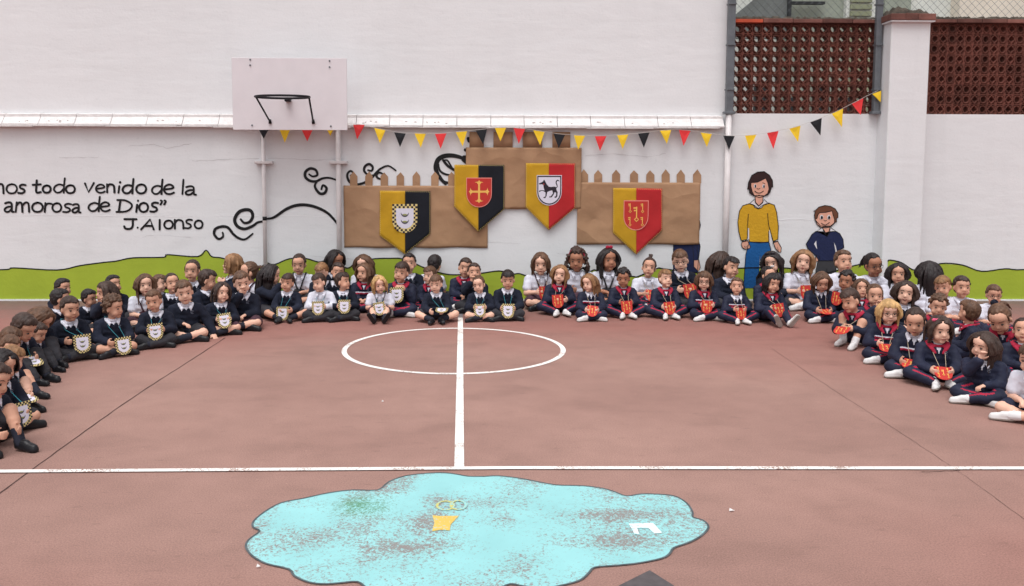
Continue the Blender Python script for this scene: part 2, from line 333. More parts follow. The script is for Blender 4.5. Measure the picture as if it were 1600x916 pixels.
# column
CYF = -.24
cx0, cx1 = WL(1390, 120, CYF).x, WL(1451, 120, CYF).x; cz = WL(1415, 33, CYF).z
colm = empty('wall_column', ((cx0+cx1)/2, -.12, 0)); tag(colm, 'square whitewashed column standing proud of the wall, with a clay cap under old mortar', 'column')
m = MB(); m.box((cx0, CYF, -.1), (cx1, .20, cz)); o = m.build('column_shaft', M_RW, bevel=.012); o.parent = colm; o.matrix_parent_inverse = Matrix.Translation(-colm.location)
def under(o, p): o.parent = p; o.matrix_parent_inverse = Matrix.Translation(-Vector(p.location)); return o
cw = (cx1-cx0)
for (a, b) in ((-.09, .28), (.285, .60), (.605, 1.05)):
    m = MB(); x0 = cx0+cw*a; x1 = cx0+cw*b; m.box((x0, CYF-.06, cz+.002), (x1, .05, cz+.072+random.uniform(0, .006))); under(m.build('cap_tile', M_TERRA2, bevel=.006), colm)
m = MB(); m.box((cx0-.03, CYF-.05, cz-.014), (cx1+.02, .1, cz+.001)); under(m.build('cap_mortar', M_RW), colm)
m = MB(); N = 17
for i in range(N):
    for j in range(9):
        u = i/(N-1); v = j/8; e = min(u, 1-u, v, 1-v)*5
        hgt = .030+min(1, e)*.10*(1-.5*u)*random.uniform(.6, 1.15)
        m.v.append((cx0-.02+u*(cw+.03), CYF-.03+v*.40, cz+.05+hgt*(1 if e > 0 else 0)))
for i in range(N-1):
    for j in range(8):
        a = i*9+j; m.f.append((a, a+9, a+10, a+1)); m.mi.append(0)
under(m.build('mortar_heap', M_MOSS), colm)
# ---- clay lattice
def circ(n, r, ph=0): return [(r*math.cos(2*math.pi*t/n+ph), r*math.sin(2*math.pi*t/n+ph)) for t in range(n)]
def ringtube(mb, outer, inner, y0, y1):
    n = len(outer); vs = [(p[0], y0, p[1]) for p in outer]+[(p[0], y0, p[1]) for p in inner]+[(p[0], y1, p[1]) for p in outer]+[(p[0], y1, p[1]) for p in inner]
    fs = []
    for i in range(n):
        j = (i+1) % n
        fs += [(i, j, n+j, n+i), (2*n+j, 2*n+i, 3*n+i, 3*n+j), (j, i, 2*n+i, 2*n+j), (n+i, n+j, 3*n+j, 3*n+i)]
    mb.add(vs, fs)
def bar(mb, a, b, w, y0, y1):
    a = Vector(a); b = Vector(b); d = (b-a).normalized(); q = Vector((-d.y, d.x))*w/2
    mb.plate([a+q, a-q, b-q, b+q], y0, y1)
DEP = .09
def block(kind, DEP=DEP):
    mb = MB(); t = .045
    ringtube(mb, [(-.5, -.5), (.5, -.5), (.5, .5), (-.5, .5)], [(-.5+t, -.5+t), (.5-t, -.5+t), (.5-t, .5-t), (-.5+t, .5-t)], .003, DEP-.003)
    if kind == 'c':
        ringtube(mb, circ(12, .40, .26), circ(12, .335, .26), 0, DEP)
        for s in ((1, 1), (1, -1), (-1, 1), (-1, -1)): bar(mb, (s[0]*.27, s[1]*.27), (s[0]*.47, s[1]*.47), .055, .004, DEP-.004)
    else:
        ringtube(mb, circ(4, .47, 0), circ(4, .385, 0), 0, DEP)
        for s in ((1, 1), (1, -1), (-1, 1), (-1, -1)):
            bar(mb, (s[0]*.24, s[1]*.24), (s[0]*.47, s[1]*.47), .05, .004, DEP-.004)
    me = mb.mesh('lattice_block_'+kind, M_TERRA); return me
BC, BD = block('c'), block('d'); BC2, BD2 = block('c', .125), block('d', .125)
def lattice(xa, xb, ya, yb, ncol, nrow, label, Y=.03, trim=''):
    p0 = WL(xa, yb, Y); p1 = WL(xb, ya, Y); x0, x1 = p0.x, p1.x; z0 = ZLOW+.002; z1 = p1.z
    cw_ = (x1-x0)/ncol; ch = (z1-z0)/nrow
    e = empty('lattice_screen', ((x0+x1)/2, Y, z0)); tag(e, label, 'lattice')
    for i in range(ncol):
        for j in range(nrow):
            o = link('lattice_block', (BC if (i % 2 == 0) else BD) if trim else (BC2 if (i % 2 == 0) else BD2)); under(o, e)
            o.location = (x0+(i+.5)*cw_, Y+random.uniform(-.004, .004), z0+(j+.5)*ch); o.scale = (cw_*.985, 1, ch*.985)
    # coping of flat clay tiles
    n = max(3, int(round((x1-x0)/.30))); tw = (x1-x0+.06)/n
    for k in range(n):
        m = MB(); a = x0-.02+k*tw; m.box((a+.003, Y-.05, z1+.004), (a+tw-.003, .22, z1+.045+random.uniform(-.003, .006)))
        under(m.build('coping_tile', M_ORANGE if (k == 0 and trim == 'left') else M_TERRA2, bevel=.004), e)
    m = MB(); N = 60
    for i in range(N):
        u = i/(N-1); h = z1+.05+random.uniform(.012, .035)
        for (yy, zz) in ((Y-.035, z1+.048), (Y-.01, h), (.12, h+random.uniform(-.01, .01)), (.20, z1+.05)): m.v.append((x0+u*(x1-x0), yy, zz))
    for i in range(N-1):
        for q in range(3): m.f.append((i*4+q, i*4+4+q, i*4+5+q, i*4+q+1)); m.mi.append(0)
    under(m.build('mortar_ridge', M_MOSS), e)
    return x0, x1, z1
M_ORANGE = mat('orange_clay', (184, 82, 58), .85, .15, 9, .2, 40)
XL0, XL1, ZC = lattice(1143, 1370, 38, 178, 15, 9, 'openwork red clay lattice panel between the two grey posts', trim='left')
XR0, XR1, _ = lattice(1449, 1600+14*3, 38, 178, 14, 9, 'openwork red clay lattice panel to the right of the square column')
m = MB(); m.box((XR1+.003, .03, ZLOW+.002), (12, .24, ZC)); tag(m.build('end_wall', M_RW), 'whitewashed wall pier past the right-hand lattice', 'wall')
# ---- posts and chain-link
def post(xp, Y, ytop, ybot, label, wpx=12, lean=0):
    a = WL(xp, ybot, Y); e = empty('fence_post', (a.x, Y, a.z)); tag(e, label, 'post', 'steel posts holding the chain link')
    m = MB(); h = 1.9; w = wpx*PXM/2
    m.box((-w, -w*.8, 0), (w, w*.8, h)); m.build('post_tube', M_STEEL, e, bevel=.006)
    m = MB(); m.box((-w*1.5, -w, -.02), (w*1.5, w*1.2, .012)); m.build('post_foot', M_STEEL, e, bevel=.004)
    for q in (.25, .75, 1.2):
        m = MB(); m.box((-w-.004, -w-.004, q), (w+.004, w+.004, q+.018)); m.build('clamp', M_STEEL, e)
    return e
post(1139, -.05, 0, 176, 'grey square steel post at the left end of the lattice', 11)
post(1367.5, -.05, 0, 176, 'grey square steel post beside the square column', 9.5)
cf = empty('chain_link_fence', (2.9, .1, ZC)); tag(cf, 'rusty grey chain link fence stretched above the clay lattice', 'fence')
m = MB(); x0, x1 = XL0-.02, XR1+.8; zz0 = ZC+.04; hh = 1.3; cell = .088; k = 0; x = x0-hh
while x < x1:
    for sgn in (1, -1):
        a = (x, zz0) if sgn == 1 else (x+hh, zz0); b = (a[0]+sgn*hh, zz0+hh)
        ax, az, bx, bz = a[0], a[1], b[0], b[1]
        def clip(ax, az, bx, bz):
            pts = [(ax, az), (bx, bz)]
            if min(ax, bx) >= x1 or max(ax, bx) <= x0: return None
            def at(xx): t = (xx-ax)/(bx-ax); return (xx, az+(bz-az)*t)
            p = [(ax, az), (bx, bz)]
            for q in (0, 1):
                if p[q][0] < x0: p[q] = at(x0)
                if p[q][0] > x1: p[q] = at(x1)
            return p
        p = clip(ax, az, bx, bz)
        if p: m.tube([(p[0][0], .10+.003*sgn, p[0][1]), (p[1][0], .10+.003*sgn, p[1][1])], .0019, 3)
    x += cell
under(tag(m.build('wire_mesh', M_STEEL), kind='stuff'), cf)
m = MB(); m.tube([(x0, .11, zz0+.02), (x1, .11, zz0+.02)], .003, 4); m.tube([(x0, .11, zz0+.66), (x1, .11, zz0+.66)], .003, 4); under(m.build('tension_wire', M_STEEL), cf)
# ---- pipes
def pipe(xp, ytop, ybot, Y, r, label, clamps=(), name='pipe', zt=None):
    a = WL(xp, 420, Y); zt = zt or WL(xp, ytop, Y).z
    e = empty(name, (a.x, Y, 0)); tag(e, label, 'pipe', 'white pipes down the wall')
    m = MB(); m.tube([(0, 0, 0.01), (0, 0, zt)], r, 14); m.build('pipe_tube', M_WHITEP, e, smooth=True)
    for c in clamps:
        z = WL(xp, c, Y).z; m = MB(); m.box((-.1, -r-.008, z-.016), (.1, -Y-.001, z+.016)); 
        for s in (-1, 1): m.tube([(s*.08, -r-.016, z), (s*.08, -r-.006, z)], .008, 8)
        m.build('clamp', M_WHITEP, e, bevel=.003)
    return e
pipe(415, 150, 420, -.06, .023, 'white pole left under the backboard, clamped to the wall', (254,), 'hoop_pole')
pipe(530.5, 150, 420, -.06, .029, 'white pole right under the backboard, clamped to the wall', (254,), 'hoop_pole')
pipe(1132.5, 180, 420, -.05, .034, 'white downpipe between the wide wall and the mural of the tall boy', (), 'downpipe', zt=ZLOW-.02)
# ---- hoop
BY = -.42
bb = empty('basketball_hoop', (WL(453, 203, BY).x, BY, WL(453, 203, BY).z)); tag(bb, 'plain white backboard with a thin black netless rim above the pennants', 'basketball hoop')
a = WL(364, 203, BY); b = WL(541.5, 91, BY)
m = MB(); m.box((a.x, BY, a.z), (b.x, BY+.022, b.z)); under(m.build('backboard', M_BOARD, bevel=.003), bb)
for (x, y) in ((391, 93.5), (391, 102), (515, 95.5), (515, 105), (394, 196), (517, 197.5)):
    p = WL(x, y, BY); m = MB(); m.tube([(p.x, BY-.006, p.z), (p.x, BY+.001, p.z)], .010, 8); under(m.build('bolt', M_STEEL), bb)
for x in (415, 530.5):
    p = WL(x, 110, BY); q = WL(x, 190, BY)
    for pp in (p, q):
        m = MB(); m.box((pp.x-.02, BY+.024, pp.z-.02), (pp.x+.02, -.095, pp.z+.02)); under(m.build('bracket', M_WHITEP), bb)
    m = MB(); 
rc = WL(442, 152, BY-.26); rr = .245; rl = WL(399, 151, BY-.30).x; rrx = WL(483.5, 152, BY-.30).x; rr = (rrx-rl)/2; rcx = (rl+rrx)/2; rz = rc.z
m = MB(); P = [(rcx+rr*math.cos(t*2*math.pi/32), BY-.30+rr*.62*math.sin(t*2*math.pi/32), rz) for t in range(33)]
m.tube(P, .0125, 8); under(m.build('rim', M_RIM, smooth=True), bb)
m = MB(); m.box((rcx-.03, BY-.075, rz-.028), (rcx+.03, BY-.001, rz+.006)); under(m.build('rim_bracket', M_RIM, bevel=.004), bb)
for (rx, tx, ty) in ((rl+.005, 422, 190), (rrx-.005, 489.5, 190)):
    t = WL(tx, ty, BY-.01); m = MB(); m.tube([(rx, BY-.30, rz), (t.x, BY-.02, t.z)], .0098, 8); m.tube([(t.x, BY-.02, t.z+.02), (t.x, BY-.004, t.z-.02)], [.013, .018], 8)
    under(m.build('brace', M_RIM, smooth=True), bb)
# ================================================================== MURALS
def zc(kx, ky, ox, oy):                        # small zoom frame -> wall
    return lambda X, Y, dep=0.0: wz(ox+kx*X, oy+ky*Y, dep)
# green hill
hill_px = [(-900, 424), (-780, 414), (-640, 426), (-480, 416), (-320, 428), (-150, 420), (0, 421.6), (22, 418.6), (89, 422), (126, 415), (163, 410), (182, 408), (208, 403), (256, 402), (262, 398), (309, 401), (322, 391), (331, 401), (346, 403), (370, 410), (398, 415), (407, 417), (413, 413.5), (418, 411), (429, 413.5), (452, 404.5), (478, 404), (498, 409.5), (515, 407), (542, 419), (554, 412.7), (580, 405), (609, 403.7), (629, 404.5), (650, 412.7), (665, 419), (701, 429), (747, 427.5), (780, 423.4), (800, 428.3), (811, 427.5), (826, 431), (860, 428), (890, 431), (922, 424), (931, 422), (960, 429), (989, 432), (997, 432), (1025, 420), (1037, 420), (1080, 426), (1120, 424), (1156, 419), (1231, 419), (1280, 428), (1336, 414.7), (1350, 412), (1378, 410)]
hl = empty('painted_hill', (0, -.004, 0)); tag(hl, 'green painted hill with a thin black outline along the foot of the wall', 'mural')
def hillpiece(px, Y):
    top = [wz(x, y, Y) for x, y in px]; zb = WL(800, 470, 0).z+.015
    m = MB(); 
    for i in range(len(top)-1):
        (xa, za), (xb, zb_) = top[i], top[i+1]
        m.add([(xa, Y-.004, .02), (xb, Y-.004, .02), (xb, Y-.004, zb_), (xa, Y-.004, za)], [(0, 1, 2, 3)])
    under(m.build('hill_paint', M_GREEN), hl)
    m = MB(); stroke(m, top, .014, Y-.006, k=4); under(m.build('hill_outline', M_BLACKP), hl)
hillpiece([p for p in hill_px if p[0] < 1125]+[(1126, 423)], 0)
hillpiece([(1139, 421)]+[p for p in hill_px if p[0] > 1150], .002)
hillpiece([(1387, 408), (1391, 406.4), (1408, 410.5), (1424.6, 421), (1437, 423)], CYF)
hillpiece([(1441, 423), (1468.6, 412), (1502.5, 414), (1533, 424), (1570, 420), (1600, 421.3), (1700, 412), (1850, 420), (2000, 410)], .002)
m = MB(); m.box((-12, -.02, 0), (XA-.04, -.0005, .018)); tag(m.build('wall_plinth', M_LOW), kind='structure')
m = MB(); m.box((XA+.04, -.02, 0), (cx0, .003, .018)); tag(m.build('wall_plinth', M_LOW), kind='structure')
m = MB(); m.box((cx1, -.02, 0), (12, .003, .018)); tag(m.build('wall_plinth', M_LOW), kind='structure')
# lettering
GL = {
 'n': [[(0, 1), (.02, 0)], [(.02, .65), (.3, .97), (.7, .95), (.95, .7), (1, 0)]],
 'o': [[(.5, 1), (.15, .85), (0, .45), (.2, .08), (.55, 0), (.88, .15), (1, .55), (.82, .9), (.5, 1)]],
 's': [[(1, .95), (.6, 1), (.25, .88), (.3, .62), (.75, .45), (.85, .2), (.5, .02), (0, .05)]],
 't': [[(.5, 1.5), (.42, .3), (.55, 0), (1, .08)], [(0, .95), (1, 1.02)]],
 'd': [[(.85, .85), (.5, .95), (.12, .75), (0, .35), (.25, .02), (.6, .08), (.88, .45)], [(1, 1.65), (.93, .8), (.9, 0)]],
 'v': [[(0, 1), (.4, 0), (1, 1.05)]],
 'e': [[(.08, .48), (.9, .62), (.85, .88), (.5, 1), (.12, .8), (0, .4), (.25, .06), (.65, 0), (1, .15)]],
 'i': [[(.6, .8), (.4, 0)], [(.78, 1.25), (.8, 1.3)]],
 'l': [[(.6, 1.5), (.4, 0)]],
 'a': [[(.1, .9), (.5, 1), (.85, .85), (.88, .1), (1.1, .0)], [(.86, .55), (.4, .52), (.05, .3), (.12, .05), (.5, .02), (.86, .3)]],
 'm': [[(.08, 1), (0, 0)], [(.05, .65), (.25, .97), (.45, .85), (.5, 0)], [(.5, .65), (.72, .97), (.95, .85), (1, 0)]],
 'r': [[(.1, 1), (0, 0)], [(.05, .6), (.4, .95), (1, .9)]],
 'D': [[(.2, 1.25), (.08, 0)], [(-.02, 1.28), (.5, 1.25), (.9, .95), (1, .6), (.8, .2), (.45, .02), (-.08, 0)]],
 'J': [[(0.02, 1.15), (1, 1.15)], [(.7, 1.1), (.68, .3), (.45, 0), (.1, .05), (0, .3)]],
 'A': [[(0, 0), (.72, 1.2), (1, 0)], [(.25, .42), (.9, .42)]],
 '.': [[(.5, 0), (.52, .02)]],
 'L': [[(.55, 1.15), (.5, 0)]],
 '"': [[(.15, 1.3), (.35, 1.2), (.1, .85)], [(.7, 1.3), (.9, 1.2), (.65, .85)]]}
T = zc(.20625, .20625, 0, 260)
lines = [[('m', -80, 28, 205, 72), ('o', 50, 130, 205, 70), ('s', 140, 195, 205, 66), ('t', 250, 310, 200, 62), ('o', 325, 385, 200, 55), ('d', 410, 492, 200, 66), ('o', 500, 568, 203, 60), ('v', 645, 712, 195, 65), ('e', 728, 795, 200, 62), ('n', 812, 868, 198, 62), ('i', 885, 918, 200, 62), ('d', 930, 1012, 205, 66), ('o', 1033, 1108, 205, 68), ('d', 1152, 1232, 210, 66), ('e', 1243, 1318, 210, 72), ('l', 1368, 1405, 210, 72), ('a', 1405, 1478, 215, 64)],
         [('a', 35, 98, 345, 72), ('m', 120, 222, 345, 72), ('o', 245, 325, 345, 70), ('r', 340, 395, 345, 66), ('o', 398, 465, 345, 66), ('s', 480, 540, 348, 64), ('a', 548, 605, 350, 64), ('d', 672, 757, 340, 66), ('e', 762, 832, 340, 68), ('D', 892, 1000, 345, 70), ('i', 1020, 1053, 345, 66), ('o', 1055, 1122, 345, 68), ('s', 1140, 1198, 345, 70), ('"', 1212, 1262, 345, 66)],
         [('J', 942, 1035, 474, 64), ('.', 1030, 1056, 465, 60), ('A', 1070, 1165, 478, 64), ('L', 1198, 1222, 478, 62), ('o', 1245, 1310, 472, 62), ('n', 1325, 1390, 472, 66), ('s', 1400, 1455, 470, 66), ('o', 1475, 1535, 470, 60)]]
tt = empty('painted_lettering', (-3.5, 0, 1.1)); tag(tt, 'black hand painted words in three lines on the white wall at far left', 'lettering')
for ln in lines:
    for ch, xa, xb, bs, xh in ln:
        m = MB()
        for st in GL[ch]:
            pts = [T(xa+(xb-xa)*(px+.06*py*0), bs-xh*py) for px, py in st]
            stroke(m, pts, .0235*random.uniform(.92, 1.1), -.004, k=4 if len(st) > 3 else (1 if ch in 'AvJ' else 3))
        under(m.build('painted_letter', M_BLACKP), tt)
# black scrolls
Q = zc(.1875, .1875, 320, 250)
def scroll(strokes, label, f=Q, w0=.034):
    m = MB(); c = None
    for pts, w in strokes:
        P = [f(*p) for p in pts]; c = c or P[0]; n = len(P)
        ww = [w*w0*(.55+.45*math.sin(math.pi*min(1, (i+.6)/n))) if n > 3 else w*w0 for i in range(n)]
        stroke(m, P, ww, -.0045, k=6)
    o = m.build('painted_scroll', M_BLACKP); tag(o, label, 'mural', 'black scrolls painted on the wall')
scroll([([(300, 495), (330, 525), (375, 515), (400, 470), (385, 425), (340, 415), (285, 435), (250, 495), (270, 550), (330, 575), (400, 550), (440, 522), (490, 512)], 1.15), ([(520, 490), (560, 485), (600, 465), (680, 410), (760, 380), (840, 375), (930, 395), (1020, 440), (1080, 500), (1112, 545)], 1.05)], 'long black scroll with a curl, arching from beside the left pole to the right pole')
scroll([([(150, 605), (152, 640), (115, 658), (80, 620), (90, 575), (145, 555), (195, 565), (240, 620), (290, 655), (340, 660), (400, 615)], .95)], 'small lowest black wave scroll, left of the poles and right of the lettering')
scroll([([(870, 120), (900, 138), (938, 125), (925, 85), (880, 72), (840, 100), (840, 145), (880, 175), (930, 178), (980, 155), (1040, 150), (1108, 172)], .95), ([(972, 245), (985, 212), (1015, 235), (1000, 275), (960, 280), (925, 240), (920, 205), (948, 165)], .95)], 'double curled black scroll just left of the right hoop pole')
scroll([([(1215, 130), (1238, 112), (1215, 92), (1190, 115), (1190, 150), (1210, 185), (1260, 205), (1330, 190), (1390, 150), (1430, 105), (1470, 70), (1530, 50), (1592, 88)], .85), ([(1360, 85), (1390, 90), (1400, 60), (1370, 35), (1335, 55), (1330, 95), (1370, 130), (1410, 125)], .85), ([(1480, 115), (1450, 105), (1430, 130), (1450, 155), (1500, 160)], .8)], 'black scroll with three curls peeping over the left paper battlements')
Q3 = zc(.1092, .1092, 660, 200)
scroll([([(330, 800), (240, 700), (195, 600), (195, 530), (230, 450), (310, 405), (420, 395), (540, 420), (660, 480)], 1.6), ([(230, 520), (245, 600), (290, 645), (350, 668), (410, 672)], .75), ([(300, 465), (360, 540), (450, 600)], .9), ([(300, 465), (355, 465), (400, 530), (445, 600)], .6), ([(250, 690), (300, 765), (385, 790)], .9), ([(655, 150), (665, 190)], 1.0), ([(615, 315), (640, 315)], 1.1), ([(600, 440), (700, 520)], 2.3)], 'big thick black ring and leaf painted behind the middle paper castle', Q3)
# mural boys
M_SKINP = mat('mural_skin', (220, 164, 142), .8, .06); M_HAIR1 = mat('mural_dark_hair', (52, 32, 32), .8, .1); M_HAIR2 = mat('mural_brown_hair', (106, 66, 48), .8, .1)
M_MUST = mat('mural_mustard', (203, 156, 36), .8, .06, 6, .3, 30); M_BLUE = mat('mural_blue', (24, 88, 150), .8, .08, 6, .3, 30); M_NAVYP = mat('mural_navy', (30, 38, 74), .8, .1, 6, .3, 30)
M_GREYP = mat('mural_grey', (62, 62, 66), .8, .1); M_WHP = mat('mural_white', (216, 213, 216), .8, .03)
def figure(label, f, shapes, extra, Y=0.0):
    e = empty('painted_figure', (*[f(300, 300)[0]], Y, .8)); tag(e, label, 'mural', 'boys painted on the wall')
    for i, (nm, poly, mt) in enumerate(shapes):
        P = [f(*p) for p in poly]; m = MB(); y = Y-.0025-.0004*i
        sheet(m, P, y, 0); stroke(m, P, .0085, y-.0008, k=1, mi=1, closed=True); under(m.build(nm, [mt, M_BLACKP]), e)
    m = MB(); extra(m, f, Y-.009); under(m.build('face_lines', [M_BLACKP, M_WHP, M_SKINP]), e)
B1 = zc(.1855, .1855, 1140, 250)
def ex1(m, f, y):
    for (x, yy) in ((213, 220), (285, 222)):
        p = f(x, yy); disc(m, p[0], p[1], .015, .024, y, 1); disc(m, p[0]+.003, p[1]-.002, .009, .018, y-.001, 0)
    stroke(m, [f(205, 190), f(222, 186)], .006, y); stroke(m, [f(275, 192), f(295, 200)], .006, y)
    stroke(m, [f(228, 238), f(240, 245), f(254, 238)], .006, y); stroke(m, [f(210, 262), f(228, 276), f(255, 278), f(284, 262)], .008, y); stroke(m, [f(238, 296), f(252, 296)], .004, y)
    stroke(m, [f(155, 455), f(150, 560), f(148, 660)], .007, y); stroke(m, [f(318, 450), f(326, 540), f(345, 610), f(366, 688)], .007, y)
    sheet(m, [f(152, 575), f(162, 575), f(164, 670), f(146, 668)], y+.003, 1); sheet(m, [f(331, 590), f(336, 590), f(360, 690), f(352, 755), f(334, 690)], y+.003, 1)
    stroke(m, [f(120, 725), f(135, 735), f(150, 722)], .005, y); stroke(m, [f(400, 735), f(410, 770)], .004, y)
figure('tall painted boy in a mustard sweater and blue trousers on the white wall', B1, [
 ('painted_trousers', [(165, 690), (330, 695), (352, 780), (350, 1080), (268, 1080), (255, 790), (240, 1080), (115, 1080), (135, 800)], M_BLUE),
 ('painted_hand', [(105, 685), (152, 680), (175, 735), (160, 748), (130, 752), (108, 740), (98, 715)], M_SKINP),
 ('painted_hand', [(365, 692), (402, 682), (435, 740), (430, 778), (410, 775), (385, 745)], M_SKINP),
 ('painted_sweater', [(165, 368), (110, 385), (82, 430), (68, 520), (75, 600), (95, 675), (125, 685), (145, 668), (158, 600), (165, 688), (250, 697), (328, 690), (328, 600), (345, 620), (366, 692), (405, 668), (410, 560), (395, 440), (375, 380), (325, 362), (285, 378), (240, 408), (200, 378)], M_MUST),
 ('painted_cuff', [(104, 678), (138, 672), (140, 684), (106, 690)], M_WHP), ('painted_cuff', [(366, 686), (400, 672), (404, 684), (370, 697)], M_WHP),
 ('painted_collar', [(163, 372), (208, 332), (216, 362), (243, 392), (278, 360), (288, 332), (327, 370), (287, 378), (270, 402), (240, 412), (212, 400), (198, 378)], M_WHP),
 ('painted_neck', [(213, 300), (280, 300), (278, 355), (245, 385), (217, 358)], M_SKINP),
 ('painted_hair', [(150, 250), (158, 190), (185, 130), (235, 102), (290, 98), (335, 130), (360, 175), (362, 230), (350, 232), (340, 270), (320, 296), (290, 302), (200, 300), (185, 292), (165, 275), (165, 248)], M_HAIR1),
 ('painted_face', [(180, 192), (235, 187), (302, 155), (322, 195), (330, 245), (318, 282), (285, 308), (245, 317), (208, 303), (188, 265), (178, 220)], M_SKINP)], ex1)
B2 = zc(.131, .131, 1245, 310)
def ex2(m, f, y):
    for (x, yy) in ((292, 225), (380, 225)):
        p = f(x, yy); disc(m, p[0], p[1], .021, .027, y, 1); disc(m, p[0]+.002, p[1]-.004, .013, .02, y-.001, 0)
    stroke(m, [f(320, 258), f(335, 268), f(352, 262)], .006, y); stroke(m, [f(290, 295), f(315, 312), f(345, 316), f(385, 285)], .007, y); stroke(m, [f(330, 336), f(348, 336)], .005, y)
    sheet(m, [f(203, 545), f(228, 505), f(240, 610)], y+.003, 1); sheet(m, [f(440, 525), f(462, 570), f(476, 635), f(462, 650)], y+.003, 1)
    stroke(m, [f(355, 840), f(360, 1060)], .008, y)
figure('smaller painted boy in a navy sweater and dark trousers left of the column', B2, [
 ('painted_trousers', [(250, 745), (465, 745), (472, 1080), (215, 1080), (228, 850)], M_GREYP),
 ('painted_hand', [(228, 675), (262, 685), (275, 720), (250, 755), (222, 742)], M_SKINP),
 ('painted_sweater', [(225, 395), (180, 430), (110, 545), (130, 600), (175, 640), (230, 690), (262, 745), (465, 745), (472, 640), (480, 632), (560, 590), (550, 490), (510, 420), (465, 393), (390, 398), (358, 450), (320, 398)], M_NAVYP),
 ('painted_collar', [(232, 397), (298, 350), (325, 385), (357, 455), (388, 392), (402, 350), (467, 394), (395, 400), (358, 456), (318, 400)], M_WHP),
 ('painted_neck', [(305, 340), (390, 340), (386, 395), (345, 410), (315, 385)], M_SKINP),
 ('painted_hair', [(195, 155), (225, 140), (260, 105), (330, 85), (400, 95), (455, 125), (490, 180), (488, 230), (470, 240), (472, 285), (455, 285), (400, 330), (280, 330), (215, 255), (207, 200), (218, 160)], M_HAIR2),
 ('painted_face', [(215, 250), (238, 240), (248, 200), (270, 172), (340, 168), (418, 150), (432, 205), (448, 250), (445, 300), (400, 340), (340, 352), (280, 345), (240, 310)], M_SKINP)], ex2)
B3 = zc(1, 1, 0, 0)
e = empty('painted_figure', (WL(1075, 400).x, 0, .7)); tag(e, 'painted boy almost hidden by the right paper castle, navy legs and one hand below it', 'mural', 'boys painted on the wall')
for i, (nm, poly, mt) in enumerate([('painted_sleeve', [(1080, 325), (1092, 340), (1094.5, 352), (1090, 370), (1094, 385), (1091, 408), (1084, 408), (1082, 380)], M_NAVYP), ('painted_trousers', [(1052, 375), (1088, 375), (1091, 408), (1088, 445), (1074, 445), (1072, 400), (1069, 445), (1052, 445)], M_NAVYP), ('painted_hand', [(1084, 407), (1092, 406), (1094, 418), (1091, 424), (1084, 417)], M_SKINP)]):
    P = [B3(*p) for p in poly]; m = MB(); sheet(m, P, -.003-.0006*i, 0); stroke(m, P, .007, -.0036-.0006*i, k=1, mi=1, closed=True); under(m.build(nm, [mt, M_BLACKP]), e)
# ================================================================== PAPER CASTLES
def castle(body, tops, y, label, seed):
    """paper sheet cut to an outline, gently creased and standing a little off the wall"""
    (bx0, bx1, byt, byb) = body; rs = random.Random(seed)
    x0, z1 = wz(bx0, byt, y); x1, z0 = wz(bx1, byb, y)
    cr = [(rs.uniform(x0, x1), rs.uniform(z0, z1), rs.uniform(0, 3.14), rs.uniform(.003, .009)) for _ in range(30)]
    def Y(x, z):
        h = 0
        for a, b, t, am in cr:
            d = (x-a)*math.cos(t)+(z-b)*math.sin(t); dd = math.hypot(x-a, z-b); h += am*math.exp(-abs(d)*14)*math.exp(-dd*2.2)
        return y-.002-min(abs(h), .013)-.0025*(1+math.sin(x*9+seed)*math.sin(z*7))
    m = MB(); nx, nz = 64, 26
    for i in range(nx+1):
        for j in range(nz+1):
            x = x0+(x1-x0)*i/nx; z = z0+(z1-z0)*j/nz; ez = z+(.004*math.sin(x*11+seed) if j == 0 else 0); m.v.append((x, Y(x, z), ez))
    for i in range(nx):
        for j in range(nz): a = i*(nz+1)+j; m.f.append((a, a+nz+1, a+nz+2, a+1)); m.mi.append(0)
    for poly in tops:
        P = [wz(a, b, y) for a, b in poly]; n = len(P)
        m.add([(p[0], y-.004-rs.uniform(0, .004), p[1]) for p in P], [tuple(range(n))])
    me = m.mesh('paper', M_KRAFT); bm = bmesh.new(); bm.from_mesh(me); bmesh.ops.recalc_face_normals(bm, faces=bm.faces[:])
    for f in bm.faces:
        if f.normal.y > 0: f.normal_flip()
        f.smooth = len(f.verts) == 4
    bm.to_mesh(me); bm.free()
    o = link('paper_castle', me); md = o.modifiers.new('thick', 'SOLIDIFY'); md.thickness = .0012
    tag(o, label, 'paper castle', 'brown paper castles taped to the wall'); return o
def pickets(xs, w, tip, shoulder, base):
    return [[(x-w/2, base+2), (x-w/2*1.02, shoulder), (x+random.uniform(-.6, .6), tip+random.uniform(-1, 1)), (x+w/2*1.02, shoulder+random.uniform(-1, 1)), (x+w/2, base+2)] for x in xs]
def merlons(xs, top, base): return [[(a, base+1), (a, top), (b, top+.5), (b, base+1)] for a, b in xs]
castle((537, 762, 290, 387), pickets([552.7, 576.5, 600.5, 625.5, 650.5, 679.5, 706], 11.5, 268.5, 275.5, 289), -.004, 'left brown paper battlement with pointed pickets, behind the chequered shield pennant', 3)
castle((728, 907.5, 230.5, 326.5), merlons([(733.5, 756), (771, 801), (817, 847), (863, 891)], 206, 230), -.019, 'tallest middle brown paper castle with square battlements', 5)
castle((902, 1092, 285, 382), pickets([912.5, 934.5, 962.5, 990.5, 1016, 1040, 1063.5, 1089], 12.5, 265.5, 273, 284.5), -.004, 'right brown paper battlement with pointed pickets, behind the five keys pennant', 9)
